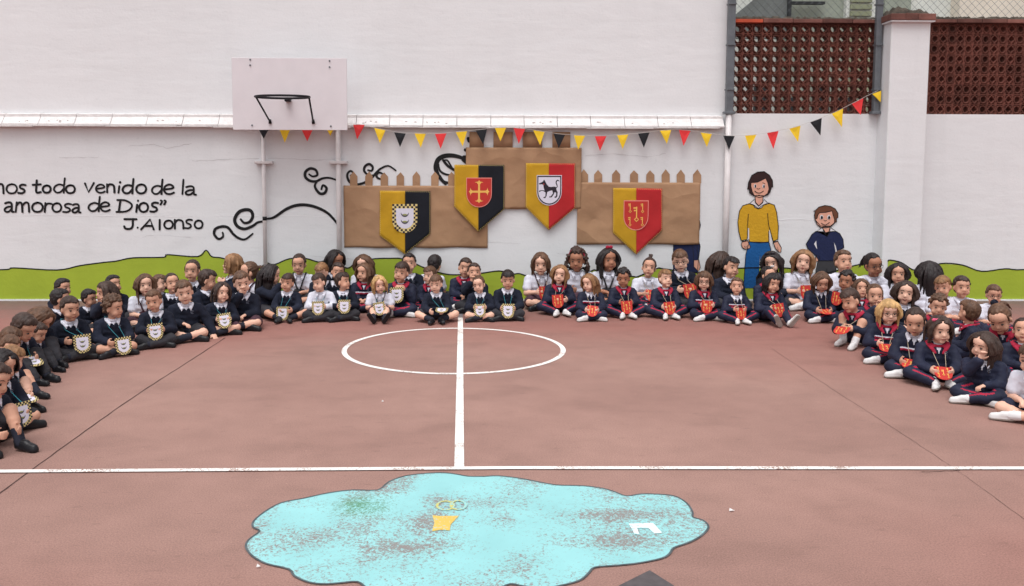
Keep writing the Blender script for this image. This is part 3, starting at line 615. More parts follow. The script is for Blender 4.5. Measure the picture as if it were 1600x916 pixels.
# ================================================================== EMBLEMS
def shield_outline(w, h, n=12, square=.55):
    P = [(-w/2, h/2), (w/2, h/2)]; hb = h*square
    for i in range(n+1):
        t = math.pi*i/n; P.append((w/2*math.cos(t), h/2-hb-(h-hb)*math.sin(t)))
    return P
def inset(P, k, dz=0): cx = 0; return [(p[0]*k, p[1]*k+dz) for p in P]
def key(m, x, z, s, y, mi):
    stroke(m, [(x, z+s*.5), (x, z-s*.28)], s*.075, y, k=1, mi=mi, cap=False)
    sheet(m, [(x-s*.22, z+s*.46), (x, z+s*.46), (x, z+s*.36), (x-s*.22, z+s*.36)], y, mi); sheet(m, [(x-s*.19, z+s*.28), (x, z+s*.28), (x, z+s*.19), (x-s*.19, z+s*.19)], y, mi)
    stroke(m, [(x, z-s*.25), (x+s*.14, z-s*.38), (x, z-s*.52), (x-s*.14, z-s*.38)], s*.07, y, k=1, mi=mi, closed=True)
WOLF = [(195, 300), (235, 285), (290, 255), (305, 222), (325, 215), (345, 250), (375, 310), (430, 375), (480, 382), (560, 372), (600, 385), (620, 380), (612, 345), (588, 290), (595, 235), (630, 212), (670, 225), (680, 262), (655, 240), (625, 245), (612, 280), (632, 330), (640, 375), (620, 400), (605, 420), (620, 475), (640, 500), (632, 600), (610, 632), (575, 640), (560, 610), (600, 598), (605, 520), (570, 500), (545, 560), (500, 625), (445, 630), (440, 605), (480, 598), (530, 530), (510, 460), (450, 475), (395, 500), (380, 590), (350, 645), (305, 640), (305, 622), (350, 605), (352, 510), (300, 478), (255, 472), (215, 500), (195, 492), (205, 468), (260, 455), (330, 465), (310, 400), (300, 335), (265, 318), (215, 325), (197, 315)]
def emblem(kind, w, h, th=.002):
    """flat shield with its heraldic print, facing -Y, origin at the centre"""
    m = MB(); mats = [M_PRED, M_GOLD, M_WHITE, M_PDRK, M_CREAM, M_POLIVE, M_PINKLINE, M_PGREY]; O = shield_outline(w, h); y = 0
    if kind == 'cross':
        m.plate(O, 0, th, 6); sheet(m, inset(O, .95), -.0006, 0); c = .06*h; s = w*.43
        for a in range(4):
            ca, sa = math.cos(a*math.pi/2), math.sin(a*math.pi/2); s_ = s*(1.05 if a % 2 else .95)
            rot = lambda p: (p[0]*ca-p[1]*sa, p[0]*sa+p[1]*ca+.0*h)
            t = w*.04
            P = [(0, -t), (s_*.62, -t*.9), (s_*.78, -t*2.1), (s_*.80, -s_*.38), (s_*.86, -s_*.2), (s_*.87, -t*1.1), (s_, 0), (s_*.87, t*1.1), (s_*.86, s_*.2), (s_*.80, s_*.38), (s_*.78, t*2.1), (s_*.62, t*.9), (0, t)]
            sheet(m, [(rot(p)[0], rot(p)[1]+.03*h) for p in P], -.0012-.0001*a, 1)
    elif kind == 'wolf':
        m.plate(O, 0, th, 2); sheet(m, inset(O, .955), -.0006, 3); sheet(m, inset(O, .87), -.0010, 2)
        k = w/590; sheet(m, [((x-440)*k, (460-yy)*k) for x, yy in WOLF], -.0014, 3)
        sheet(m, [((x-440)*k, (460-yy)*k) for x, yy in ((300, 300), (318, 296), (322, 335), (304, 340))], -.0018, 0)
    elif kind == 'keys':
        m.plate(O, 0, th, 6); sheet(m, inset(O, .94), -.0006, 0)
        for (x, z) in ((-.24, .25), (.26, .25), (-.24, -.2), (.26, -.2)): key(m, x*w, z*h, h*.30, -.0012, 1)
        key(m, .02*w, .05*h, h*.48, -.0016, 1)
    elif kind == 'redcard':
        m.plate(O, 0, th, 0)
        for (x, z) in ((-.26, .25), (.26, .25), (-.26, -.18), (.26, -.18)): key(m, x*w, z*h, h*.34, -.0012, 1)
        key(m, 0, .03*h, h*.44, -.0016, 1)
    else:
        m.plate(O, 0, th, 4); big = 1 if kind == 'check' else 1
        n = 12; c = w/n; nz = int(h/c)+1
        def inside(x, z):
            zz = h/2-z
            if abs(x) > w/2 or zz < 0: return False
            if zz < h*.55: return True
            return ((x/(w/2))**2+((zz-h*.55)/(h*.45))**2) < .97
        for i in range(n):
            for j in range(nz):
                if (i+j) % 2: continue
                x = -w/2+(i+.5)*c; z = h/2-(j+.5)*c
                if inside(x, z) and not inside(x/.72, z/.74): m.add([(x-c/2, -.0008, z-c/2), (x+c/2, -.0008, z-c/2), (x+c/2, -.0008, z+c/2), (x-c/2, -.0008, z+c/2)], [(0, 1, 2, 3)], 3)
        sheet(m, inset(O, .70), -.0012, 2)
        for z in (.12*h, -.12*h):
            B = [(-.15*w, z+.06*h)]+[(.13*w*math.cos(t), z+.02*h+.09*h*math.sin(t)) for t in np.linspace(math.pi, 2*math.pi, 9)]+[(.15*w, z+.06*h), (.10*w, z+.02*h), (-.10*w, z+.02*h)]
            sheet(m, B, -.0016, 7); disc(m, 0, z+.012*h, .09*w, .03*h, -.002, 5, 12); stroke(m, [(-.15*w, z+.07*h), (-.12*w, z), (0, z-.06*h), (.12*w, z), (.15*w, z+.07*h)], .02*w, -.0022, k=3, mi=3)
    return m.mesh('emblem_'+kind, mats)
# ================================================================== FELT PENNANTS
def pennant(L, C, Rt, ya, yb, yt, splitx, ys, col_l, col_r, kind, ex, ey, ew, eh, label, Y):
    e = empty('shield_pennant', (WL(splitx, yb, Y).x, Y, WL(splitx, yt, Y).z)); tag(e, label, 'pennant', 'felt shield pennants on the wall')
    (xl, xr) = L, Rt
    def P(x, y): return wz(x, y, Y)
    for (nm, poly, mt, dy) in (('felt_half', [(xl, ya), (splitx, ya+.3), (splitx, yt), (xl-.3, yb)], col_l, 0), ('felt_half', [(splitx, ya+.3), (xr, ys), (xr, C), (splitx, yt)], col_r, .0)):
        pts = [P(*q) for q in poly]; bm = bmesh.new(); f = bm.faces.new([bm.verts.new((a, Y, b)) for a, b in pts]); bmesh.ops.triangulate(bm, faces=bm.faces[:])
        for _ in range(4): bmesh.ops.subdivide_edges(bm, edges=bm.edges[:], cuts=1, use_grid_fill=True)
        cx = P(splitx, 0)[0]
        for v in bm.verts: v.co.y += .0045*math.sin(v.co.x*21)*math.sin(v.co.z*13+ex)-.003
        if (bm.faces[:][0].normal.y) > 0: bmesh.ops.reverse_faces(bm, faces=bm.faces[:])
        me = bpy.data.meshes.new('felt'); bm.to_mesh(me); bm.free(); me.materials.append(mt)
        for p in me.polygons: p.use_smooth = True
        o = link(nm, me); under(o, e); md = o.modifiers.new('t', 'SOLIDIFY'); md.thickness = .002; md.offset = 1
    m = MB()
    def stitch(a, b):
        a = P(*a); b = P(*b); n = int(math.hypot(a[0]-b[0], a[1]-b[1])/.022)
        for i in range(n):
            p = (a[0]+(b[0]-a[0])*(i+.2)/n, a[1]+(b[1]-a[1])*(i+.2)/n); q = (a[0]+(b[0]-a[0])*(i+.7)/n, a[1]+(b[1]-a[1])*(i+.7)/n)
            stroke(m, [p, q], .0045, Y-.0095, k=1, cap=False)
    stitch((xl+1, ya+1), (xl+1, yb)); stitch((xr-1, ys+1), (xr-1, C)); stitch((xl+1, ya+1), (xr-1, ys+1)); stitch((xl+1, yb), (splitx, yt-1.5)); stitch((xr-1, C), (splitx, yt-1.5))
    under(m.build('stitching', M_STITCH), e)
    o = link('emblem', emblem(kind, ew*PXM, eh*PXM)); c = WL(ex, ey, Y); under(o, e); o.location = (c.x, Y-.0105, c.z)
    md = None
pennant(593.5, 365, 672.5, 298, 368, 398, 633, 299, M_YEL, M_BLK, 'check', 632.7, 341.5, 39, 45, 'yellow and black felt pennant with a chequered shield, lowest on the left', -.031)
pennant(710, 327, 788, 257.5, 323, 362.5, 747.5, 258, M_YEL, M_BLK, 'cross', 748.5, 301, 39.5, 46, 'yellow and black felt pennant with a gold cross on a red shield', -.045)
pennant(821.6, 325, 898.6, 255, 324, 360, 857.5, 255.6, M_YEL, M_RED, 'wolf', 858, 297.5, 39, 47, 'yellow and red felt pennant with a black wolf on a white shield', -.045)
pennant(957.8, 360, 1034.5, 293.8, 364, 398, 994, 295, M_YEL, M_RED, 'keys', 993.5, 336.7, 39, 47, 'yellow and red felt pennant with five gold keys on a red shield', -.031)
# ================================================================== BUNTING
FL_ = [(412, 200, 217, 'k', 0), (445, 201, 223, 'y', 0), (480, 202, 221, 'r', 0), (516, 201, 213, 'y', 0), (561, 195, 218, 'r', -3), (593.5, 202, 224, 'y', 0), (625, 208, 230, 'k', 0), (656.5, 209, 231, 'y', 1), (688.5, 209, 233, 'r', 0), (721, 206, 229, 'y', 2), (752, 203, 226, 'k', 3), (782, 200, 221, 'y', 0), (811.5, 201, 225, 'r', -1), (842, 205, 227, 'y', 2), (874, 210, 232, 'k', -1), (905.5, 212, 234, 'y', -2), (938.5, 213, 236, 'r', -1), (973, 211, 233, 'y', 0), (1006, 208, 231, 'k', 0), (1040, 204, 225, 'y', 2), (1070, 204, 228, 'r', -2), (1103.5, 208.5, 230, 'y', 1), (1139, 212.5, 234, 'k', 0), (1173, 211.5, 234, 'y', -2), (1207.5, 206.5, 233, 'r', 1), (1242, 199, 222, 'y', 5), (1275, 188, 212, 'k', 7), (1308.5, 174, 199, 'y', 7), (1340, 158, 180, 'r', 5), (1372, 142, 160, 'y', 4)]
bn = empty('bunting', (WL(900, 212, -.07).x, -.07, WL(900, 212, -.07).z)); tag(bn, 'string of small yellow, red and black triangular flags across the wall', 'bunting')
YB = -.098
pts = [WL(x, y-.6, YB) for x, y, *_ in FL_]; pts = [WL(380, 199, YB)]+pts
m = MB(); m.tube([WL(540, 193, YB)]+[p for p in smooth_pts([tuple(p) for p in pts[5:]], 4)], .0022, 5); m.tube(pts[:5]+[WL(540, 193, YB)], .0022, 5); under(m.build('string', M_STR), bn)
for i, (x, y0, y1, c, dx) in enumerate(FL_):
    hw = 9 if c != 'y' else 8.8
    if i == 3: hw = 6
    j = min(i+1, len(FL_)-1); k = max(i-1, 0); sl = (FL_[j][1]-FL_[k][1])/(FL_[j][0]-FL_[k][0]) if i > 3 else 0
    if i == 3: sl = 0
    ya_, yb_ = YB-.003, YB-.003+random.uniform(-.02, .02)
    A = WL(x-hw, y0-sl*hw, YB-.003); B = WL(x+hw, y0+sl*hw, YB-.003); Cc = WL(x+dx, y1, YB-.012)
    if i == 29: A = WL(1363, 147, YB); B = WL(1377, 142, YB-.01); Cc = WL(1376, 160, YB-.02)
    m = MB(); mid = (A+B)/2+Vector((0, random.uniform(-.012, .004), -.06)); t = Vector((0, .0012, 0))
    m.add([A, B, Cc, mid, A+t, B+t, Cc+t, mid+t], [(0, 3, 1), (0, 2, 3), (2, 1, 3), (4, 5, 7), (4, 7, 6), (6, 7, 5), (0, 1, 5, 4), (1, 2, 6, 5), (2, 0, 4, 6)])
    under(m.build('flag', {'k': M_FBLK, 'y': M_FYEL, 'r': M_FRED}[c]), bn)
# ================================================================== COURT MARKINGS
def ribbon(name, pts, w, z, M, closed=False, kind='structure', wf=None):
    P = [Vector(p) for p in pts]; N = len(P); m = MB(); A = []; B = []
    for i, p in enumerate(P):
        a, b = (P[(i+1) % N], P[i-1]) if closed else (P[min(i+1, N-1)], P[max(i-1, 0)])
        d = (a-b); d.z = 0; d.normalize(); ww = (wf[i] if wf else w); q = Vector((-d.y, d.x, 0))*ww/2
        A.append((p.x+q.x, p.y+q.y, z)); B.append((p.x-q.x, p.y-q.y, z))
    fs = [(N+i, N+i+1, i+1, i) for i in range(N-1)]
    if closed: fs.append((2*N-1, N, 0, N-1))
    m.add(A+B, fs); o = m.build(name, M); tag(o, kind=kind); return o
ca, cb = FL(709, 513.5), FL(709, 584.5); cl, cr = FL(537, 548), FL(881, 548)
cc = (ca+cb)/2; rx = (FL(881.5, 549).x-FL(536.5, 549).x)/2; ry = (ca-cb).length/2; cxm = (FL(881.5, 549).x+FL(536.5, 549).x)/2
print('CIRCLE rx, ry', rx, ry, 'D', D_CAM, 'centre', cc, cxm)
ribbon('centre_circle_line', [(cxm+rx*math.cos(2*math.pi*t/96), cc.y+ry*math.sin(2*math.pi*t/96), 0) for t in range(96)], .043, .003, M_LINE, True)
a = FL(719.5, 497); b = FL(717.5, 731)
ribbon('centre_line', [a, b], .050, .0045, M_LINE)
ribbon('centre_line', [FL(719, 486), a+Vector((0, .002, 0))], .050, .0045, M_GREYL)
a = FL(-400, 741.5); b = FL(2000, 731); ribbon('cross_line', [a, FL(0, 738), FL(800, 732.5), FL(1600, 733), b], .040, .006, M_LINE)
M_CRACK = mat('dark_joint', (76, 56, 53), .95, .3, 12)
def crack(px, w, jit=0):
    P = [FL(*p) for p in px]; P = smooth_pts([tuple(p) for p in P], 10); P = [p+Vector((random.uniform(-jit, jit), random.uniform(-jit, jit), 0)) for p in P]
    ribbon('floor_joint', P, w, .002, M_CRACK, wf=[w*random.uniform(.6, 1.3) for _ in P])
crack([(352, 528), (300, 562), (210, 620), (100, 698), (0, 771), (-120, 860)], .0075, .002)
crack([(1206, 545), (1300, 608), (1400, 672), (1500, 739), (1600, 812), (1700, 890)], .0020, .003)
crack([(1440, 738), (1500, 736)], .004, .003)
# cloud
CL = lambda X, Y: (380+.2375*X, 730+.2375*Y); CR = lambda X, Y: (740+.2375*X, 730+.2375*Y)
cl_px = [CL(*p) for p in [(885, 155), (960, 100), (1080, 60), (1270, 42), (1380, 48), (1480, 65)]]+[CR(*p) for p in [(70, 66), (160, 62), (280, 75), (380, 92), (540, 122), (720, 128), (850, 145), (930, 168), (1005, 195), (1100, 182), (1200, 183), (1320, 195), (1400, 240), (1440, 300), (1443, 335), (1510, 355), (1545, 400), (1500, 455), (1420, 500), (1320, 535), (1290, 575), (1240, 605), (1100, 635), (950, 652), (800, 665), (760, 700), (710, 745), (620, 775), (480, 800), (330, 790), (240, 775), (150, 810), (-80, 850), (-340, 860), (-620, 840)]]+[CL(*p) for p in [(810, 800), (750, 760), (640, 768), (520, 775), (420, 760), (335, 720), (300, 677), (150, 640), (60, 590), (18, 530), (40, 480), (108, 427), (65, 400), (70, 360), (140, 300), (250, 240), (400, 210), (560, 175), (720, 155)]]
P = smooth_pts([tuple(FL(*p)) for p in cl_px], 3, True)
def fsheet(name, P, z, M, label=None, cat=None, kind='structure'):
    P = [(p[0], p[1]) for p in P]; n = len(P); A = sum(P[i][0]*P[(i+1) % n][1]-P[(i+1) % n][0]*P[i][1] for i in range(n))
    if A < 0: P = P[::-1]
    m = MB(); m.add([(x, y, z) for x, y in P], [tuple(range(n))]); o = m.build(name, M); tag(o, label, kind=kind); return o
fsheet('painted_cloud', P, .003, M_CYAN)
ribbon('cloud_outline', [(p[0], p[1], 0) for p in P], .009, .0045, mat('dark_outline_paint', (84, 92, 96), .8, .3, 20), True)
M_YP = paint_mat('yellow_floor_paint', (226, 188, 96), .05, 60, 3, (150, 205, 205)); M_WP = paint_mat('white_floor_paint', (226, 240, 242), .05, 50, 3, (150, 210, 212)); M_GP = paint_mat('green_floor_paint', (158, 220, 222), .74, 60, 1.8, (104, 150, 126), .16); M_YP2 = paint_mat('thin_yellow_floor_paint', (206, 200, 122), .8, 60, 5, (150, 205, 205)); M_BP = paint_mat('bare_floor_patch', (158, 220, 222), .72, 60, 1.8, (152, 122, 116), .16)
def patch(px, z, M, name='worn_paint_patch', f=CL, sm=2): fsheet(name, smooth_pts([tuple(FL(*f(*p))) for p in px], sm, True), z, M)
patch([(1245, 325), (1300, 330), (1420, 328), (1365, 385), (1358, 425), (1300, 420), (1242, 430), (1258, 375)], .0055, M_YP, 'yellow_paint_patch', sm=1)
for (x, y, rx_, ry_) in ((1330, 260, 55, 30), (1415, 258, 50, 30)):
    ribbon('yellow_paint_ring', [tuple(FL(*CL(x+rx_*math.cos(t*.45), y+ry_*math.sin(t*.45)))) for t in range(14)], .012, .0055+(.0008 if x > 1400 else 0), M_YP2, True)
patch([(1020, 380), (1180, 375), (1240, 440), (1190, 445), (1150, 408), (1075, 408), (1090, 450), (1060, 450)], .0055, M_WP, 'white_paint_patch', CR, 1)
fsheet('grey_floor_marking', [tuple(FL(x, y)) for x, y in ((1015, 892.5), (1052, 916), (1100, 950), (1015, 1010), (930, 950), (968, 916))], .004, mat('grey_floor_paint', (88, 82, 84), .85, .15, 30))
for (x, y, s, lb) in ((1143, 800, .011, 'tiny pale scrap of litter on the court right of the painted cloud'), (404, 888, .008, 'tiny pale chip lying left of the painted cloud near the bottom'), (598, 629, .006, 'tiny pale speck of litter on the court below the centre circle')):
    p = FL(x, y); m = MB(); m.add([(-s, -s*.3, .003), (s, -s*.5, .008), (s*.8, s*.4, .004), (-s*.7, s*.5, .012), (-s, -s*.3, .001), (s, -s*.5, .004), (s*.8, s*.4, .001), (-s*.7, s*.5, .009)], [(0, 1, 2, 3), (7, 6, 5, 4), (0, 4, 5, 1), (1, 5, 6, 2), (2, 6, 7, 3), (3, 7, 4, 0)])
    o = m.build('litter', M_TILE, loc=(p.x, p.y, .004)); tag(o, lb, 'litter')
# ================================================================== BEYOND THE LATTICE
def bx(name, x0, x1, z0, z1, y0, y1, M, par=None):
    m = MB(); m.box((x0, y0, z0), (x1, y1, z1)); o = m.build(name, M)
    if par: under(o, par)
    return o
M_B1 = mat('pale_render', (214, 216, 210), .85, .05, 3); M_B2 = mat('beige_render', (222, 212, 198), .85, .05, 3); M_B3 = mat('grey_metal_sheet', (112, 116, 114), .6, .12, 5); M_B4 = mat('green_louvre', (138, 142, 116), .6, .1, 8); M_B5 = mat('grey_green_render', (150, 156, 144), .85, .08, 4); M_DK = mat('dark_frame', (44, 46, 48), .5, .1, 8)
m = MB(); m.box((XA-.4, .62, 1.2), (16, 9, 1.28)); S('upper_yard', m, mat('yard_concrete', (128, 122, 116), .9, .12, 2))
YB2 = 4.2
bd = empty('neighbouring_building', (6, YB2, 1.3)); tag(bd, 'pale neighbouring building glimpsed beyond the chain link, with shutters and a grey sheet', 'building')
gx = lambda px: WL(px, 20, YB2).x
bx('wall', XA-.3, gx(1233), 1.28, 7, YB2+.3, YB2+.6, M_B1, bd); bx('wall', gx(1233), gx(1322), 1.28, 7, YB2+.1, YB2+.6, M_B5, bd)
bx('wall', gx(1322), gx(1378), 1.28, 7, YB2, YB2+.6, M_B1, bd); bx('wall', gx(1378), gx(1418), 1.28, 7, YB2-.1, YB2+.6, M_B5, bd)
bx('wall', gx(1418), gx(1485), 1.28, 7, YB2, YB2+.6, M_B1, bd); bx('wall', gx(1485), 16, 1.28, 7, YB2-.25, YB2+.6, M_B2, bd)
m = MB(); p = lambda x, y: wz(x, y, YB2-.3)
m.plate([p(1143, 28), p(1185, -6), p(1232, -30), p(1232, 60), p(1143, 60)], YB2-.3, YB2-.2); under(m.build('sheet_metal_slope', M_B3), bd)
bx('post', p(1230, 0)[0], p(1235, 0)[0], 1.28, p(1230, -60)[1], YB2-.36, YB2-.31, M_DK, bd); bx('rail', p(1235, 0)[0], p(1300, 0)[0], p(1240, 1)[1], p(1240, -3)[1], YB2-.05, YB2+.05, M_DK, bd)
for k in range(22):
    z = 2.5+k*.11; bx('louvre_slat', gx(1327), gx(1360), z, z+.075, YB2-.05, YB2-.01, M_B4, bd)
for i, xx in enumerate((1180, 1228, 1275, 1310)):
    o = bx('dark_opening', gx(xx), gx(xx+16), 1.5, 2.9-.2*(i % 2), YB2-.12-.12*(xx < 1320 and xx > 1200), YB2-.02, M_DK, bd)

# hairline cracks and a raised joint in the whitewash
M_CRK = mat('hairline_crack', (182, 179, 181), .9, .2, 20); M_JNT = mat('lime_joint', (238, 238, 240), .9, .04, 20)
def wcrack(px, wd, M, nm, dep=0.0):
    P = [wz(x, y, dep) for x, y in px]; out = []
    for i in range(len(P)-1):
        for t in range(6): u = t/6; out.append((P[i][0]+(P[i+1][0]-P[i][0])*u+random.uniform(-.006, .006), P[i][1]+(P[i+1][1]-P[i][1])*u+random.uniform(-.006, .006)))
    out.append(P[-1]); m = MB(); stroke(m, out, [wd*random.uniform(.3, 1.2) for _ in out], dep-.002, k=2, cap=False); under(m.build(nm, M), lw if dep >= 0 else lw)
wcrack([(-60, 336), (120, 337), (260, 338), (405, 337)], .006, M_JNT, 'plaster_joint'); wcrack([(422, 337), (525, 338)], .005, M_JNT, 'plaster_joint')
wcrack([(200, 228), (240, 226), (262, 232), (300, 224)], .004, M_CRK, 'hairline_crack'); wcrack([(420, 247), (480, 250), (524, 249)], .004, M_CRK, 'hairline_crack')
wcrack([(300, 252), (340, 250), (405, 248)], .0035, M_CRK, 'hairline_crack'); wcrack([(915, 243), (960, 240), (1010, 246), (1040, 240)], .004, M_CRK, 'hairline_crack')
wcrack([(1145, 342), (1200, 343), (1262, 343), (1372, 344)], .005, M_JNT, 'plaster_joint', .002)
for k in range(5):
    x = random.uniform(30, 1110); y = random.choice([random.uniform(210, 260), random.uniform(345, 400)]); wcrack([(x, y), (x+random.uniform(15, 40), y+random.uniform(-5, 5)), (x+random.uniform(45, 80), y+random.uniform(-7, 7))], .003, M_CRK, 'hairline_crack')

_z = WL(413, 490, 0).z
for _o in [o for o in col.objects if o.name.startswith('hoop_pole')]:
    if _o.location.x < WL(470, 300).x:
        m = MB(); zz = WL(415, 341.5, -.06).z; m.tube([(0, 0, zz-.022), (0, 0, zz+.022)], .0245, 14); m.build('paint_mark', M_BLACKP, _o, smooth=True)
# ================================================================== CHILDREN
M_SKIN = [mat('skin_light', (226, 180, 158), .6, .05, 9, .1, 30), mat('skin_warm', (208, 158, 134), .6, .05, 9, .1, 30), mat('skin_tan', (170, 118, 94), .6, .06, 9, .1, 30)]
def hair_mat(name, c):
    m = mat(name, c, .55, .45, 26, .7, 34, (1, 1, .22), .35, obj_rand=.12); return m
M_HAIR = {'k': hair_mat('black_hair', (38, 31, 32)), 'd': hair_mat('dark_brown_hair', (62, 46, 40)), 'b': hair_mat('brown_hair', (92, 66, 50)), 'l': hair_mat('light_brown_hair', (132, 96, 66)), 'g': hair_mat('blond_hair', (186, 148, 100))}
M_NAVY = mat('navy_knit', (27, 31, 46), .9, .2, 14, .4, 30, obj_rand=.15); M_NAVY2 = mat('navy_tracksuit', (31, 35, 56), .7, .18, 10, .35, 18, obj_rand=.12)
M_POLO = mat('white_cotton', (214, 214, 226), .85, .04, 8, .3, 20); M_CRED = mat('crimson_cloth', (166, 36, 62), .8, .1, 10, .3, 25)
M_GTR = mat('charcoal_cloth', (54, 53, 58), .9, .2, 14, .4, 24, obj_rand=.15); M_BURG = mat('burgundy_grey_plaid', (74, 50, 60), .9, .35, 34, .3, 30)
M_SHOE = mat('black_leather', (30, 30, 34), .4, .2, 16); M_TRAIN = mat('white_trainer', (216, 214, 214), .6, .06, 12, .2, 30); M_SOLE = mat('pale_rubber_sole', (158, 152, 146), .7, .15, 20); M_SOCKB = mat('dark_sock', (38, 40, 52), .9, .15); M_SOCKW = mat('white_sock', (218, 216, 218), .9, .06)
M_EYEW = mat('eye_white', (120, 106, 102), .3, .02, spec=.5); M_EYED = mat('dark_iris', (44, 28, 22), .2, .1, spec=.6); M_LIP = mat('lip', (168, 88, 82), .5, .05); M_BROW = mat('eyebrow', (70, 48, 38), .8, .1); M_NOSTRIL = mat('mouth_inside', (96, 40, 42), .6, .1)
M_CREST = mat('grey_crest', (132, 138, 156), .8, .2, 60); M_TEAL = mat('teal_cord', (52, 128, 142), .7, .1); M_TWINE = mat('twine', (176, 160, 140), .8, .1); M_GLASS = mat('dark_spectacle_frame', (40, 34, 40), .4, .1); M_PINK = mat('pink_ribbon', (226, 96, 130), .7, .1); M_CARDB = mat('card_back', (206, 200, 196), .8, .05)
V = Vector
def _sph(n=10, k=6):
    vs = [(0, 0, 1)]
    for i in range(1, k):
        a = math.pi*i/k
        for j in range(n): t = 2*math.pi*j/n; vs.append((math.sin(a)*math.cos(t), math.sin(a)*math.sin(t), math.cos(a)))
    vs.append((0, 0, -1)); fs = [(0, 1+j, 1+(j+1) % n) for j in range(n)]
    for i in range(k-2):
        for j in range(n): a = 1+i*n+j; b = 1+i*n+(j+1) % n; fs.append((a, a+n, b+n, b))
    e = len(vs)-1; fs += [(e, 1+(k-2)*n+(j+1) % n, 1+(k-2)*n+j) for j in range(n)]
    return np.array(vs), fs
SPV, SPF = _sph(12, 8)
class Sol:
    """union of soft primitives, later fused into one continuous skin"""
    def __init__(s): s.v = []; s.f = []; s.n = 0
    def raw(s, v, f): s.v.append(np.asarray(v, float)); s.f += [tuple(i+s.n for i in q) for q in f]; s.n += len(v)
    def ell(s, c, r, M=None):
        r = (r, r, r) if isinstance(r, (int, float)) else r; v = SPV*np.array(r)
        if M is not None: v = v @ np.array(M.to_3x3()).T
        s.raw(v+np.array(c), SPF)
    def cap(s, a, b, ra, rb, n=10, flat=1.0, flatax=None):
        a = V(a); b = V(b); d = b-a; L = d.length
        if L < 1e-6: s.ell(a, ra); return
        d = d/L; x = d.orthogonal().normalized() if flatax is None else (V(flatax)-d*V(flatax).dot(d)).normalized(); y = d.cross(x); rows = []
        for q in (-1, -.7, -.3, 0): rows.append((a+d*ra*q, ra*math.sqrt(max(0, 1-q*q))))
        for q in (0, .3, .7, 1): rows.append((b+d*rb*q, rb*math.sqrt(max(0, 1-q*q))))
        vs = []; 
        for p, r in rows: r = max(r, 1e-4); vs += [p+(x*math.cos(2*math.pi*t/n)*flat+y*math.sin(2*math.pi*t/n))*r for t in range(n)]
        fs = [(i*n+t, i*n+(t+1) % n, (i+1)*n+(t+1) % n, (i+1)*n+t) for i in range(len(rows)-1) for t in range(n)]+[tuple(reversed(range(n))), tuple((len(rows)-1)*n+t for t in range(n))]
        s.raw([tuple(q) for q in vs], fs)
    def chain(s, pts, rs, n=10):
        for i in range(len(pts)-1): s.cap(pts[i], pts[i+1], rs[i], rs[i+1], n)
    def xf(s, M):
        A = np.array(M); s.v = [q @ A[:3, :3].T + A[:3, 3] for q in s.v]; return s
    def merge(s, o): 
        for q in o.v: pass
        s.v += o.v; s.f += [tuple(i+s.n for i in q) for q in o.f]; s.n += o.n; return s
    def mesh(s, name, voxel, smooth=3, fac=.5, crumple=0, mats=(), dec=0):
        me = bpy.data.meshes.new('tmp'); me.from_pydata(np.concatenate(s.v).tolist(), [], s.f); o = bpy.data.objects.new('tmp', me); col.objects.link(o)
        r = o.modifiers.new('r', 'REMESH'); r.mode = 'VOXEL'; r.voxel_size = voxel; r.use_smooth_shade = True
        if smooth: q = o.modifiers.new('s', 'SMOOTH'); q.iterations = smooth; q.factor = fac
        if dec: q = o.modifiers.new('d', 'DECIMATE'); q.ratio = dec
        dg = bpy.context.evaluated_depsgraph_get(); out = bpy.data.meshes.new_from_object(o.evaluated_get(dg)); out.name = name
        bpy.data.objects.remove(o); bpy.data.meshes.remove(me)
        if crumple:
            n = len(out.vertices); c = np.empty(n*3); out.vertices.foreach_get('co', c); c = c.reshape(-1, 3); nn = np.empty(n*3); out.vertex_normals.foreach_get('vector', nn); nn = nn.reshape(-1, 3)
            h = np.sin(c[:, 0]*61+np.sin(c[:, 2]*37)*2)*np.sin(c[:, 2]*48+c[:, 1]*33)+.7*np.sin(c[:, 1]*83+c[:, 0]*29+np.sin(c[:, 2]*55))*np.sin(c[:, 2]*90)
            c += nn*(h*crumple)[:, None]; out.vertices.foreach_set('co', c.ravel())
        out.materials.clear()
        for m in mats: out.materials.append(m)
        out.polygons.foreach_set('use_smooth', [True]*len(out.polygons)); out.update(); return out
def ik(a, t, l1, l2, pole):
    a = V(a); t = V(t); d = t-a; L = d.length; mx = (l1+l2)*.995
    if L > mx: t = a+d*(mx/L); d = t-a; L = mx
    u = d/L; x = (l1*l1-l2*l2+L*L)/(2*L); h = math.sqrt(max(1e-6, l1*l1-x*x)); p = V(pole)-u*V(pole).dot(u); p.normalize()
    return a+u*x+p*h, t
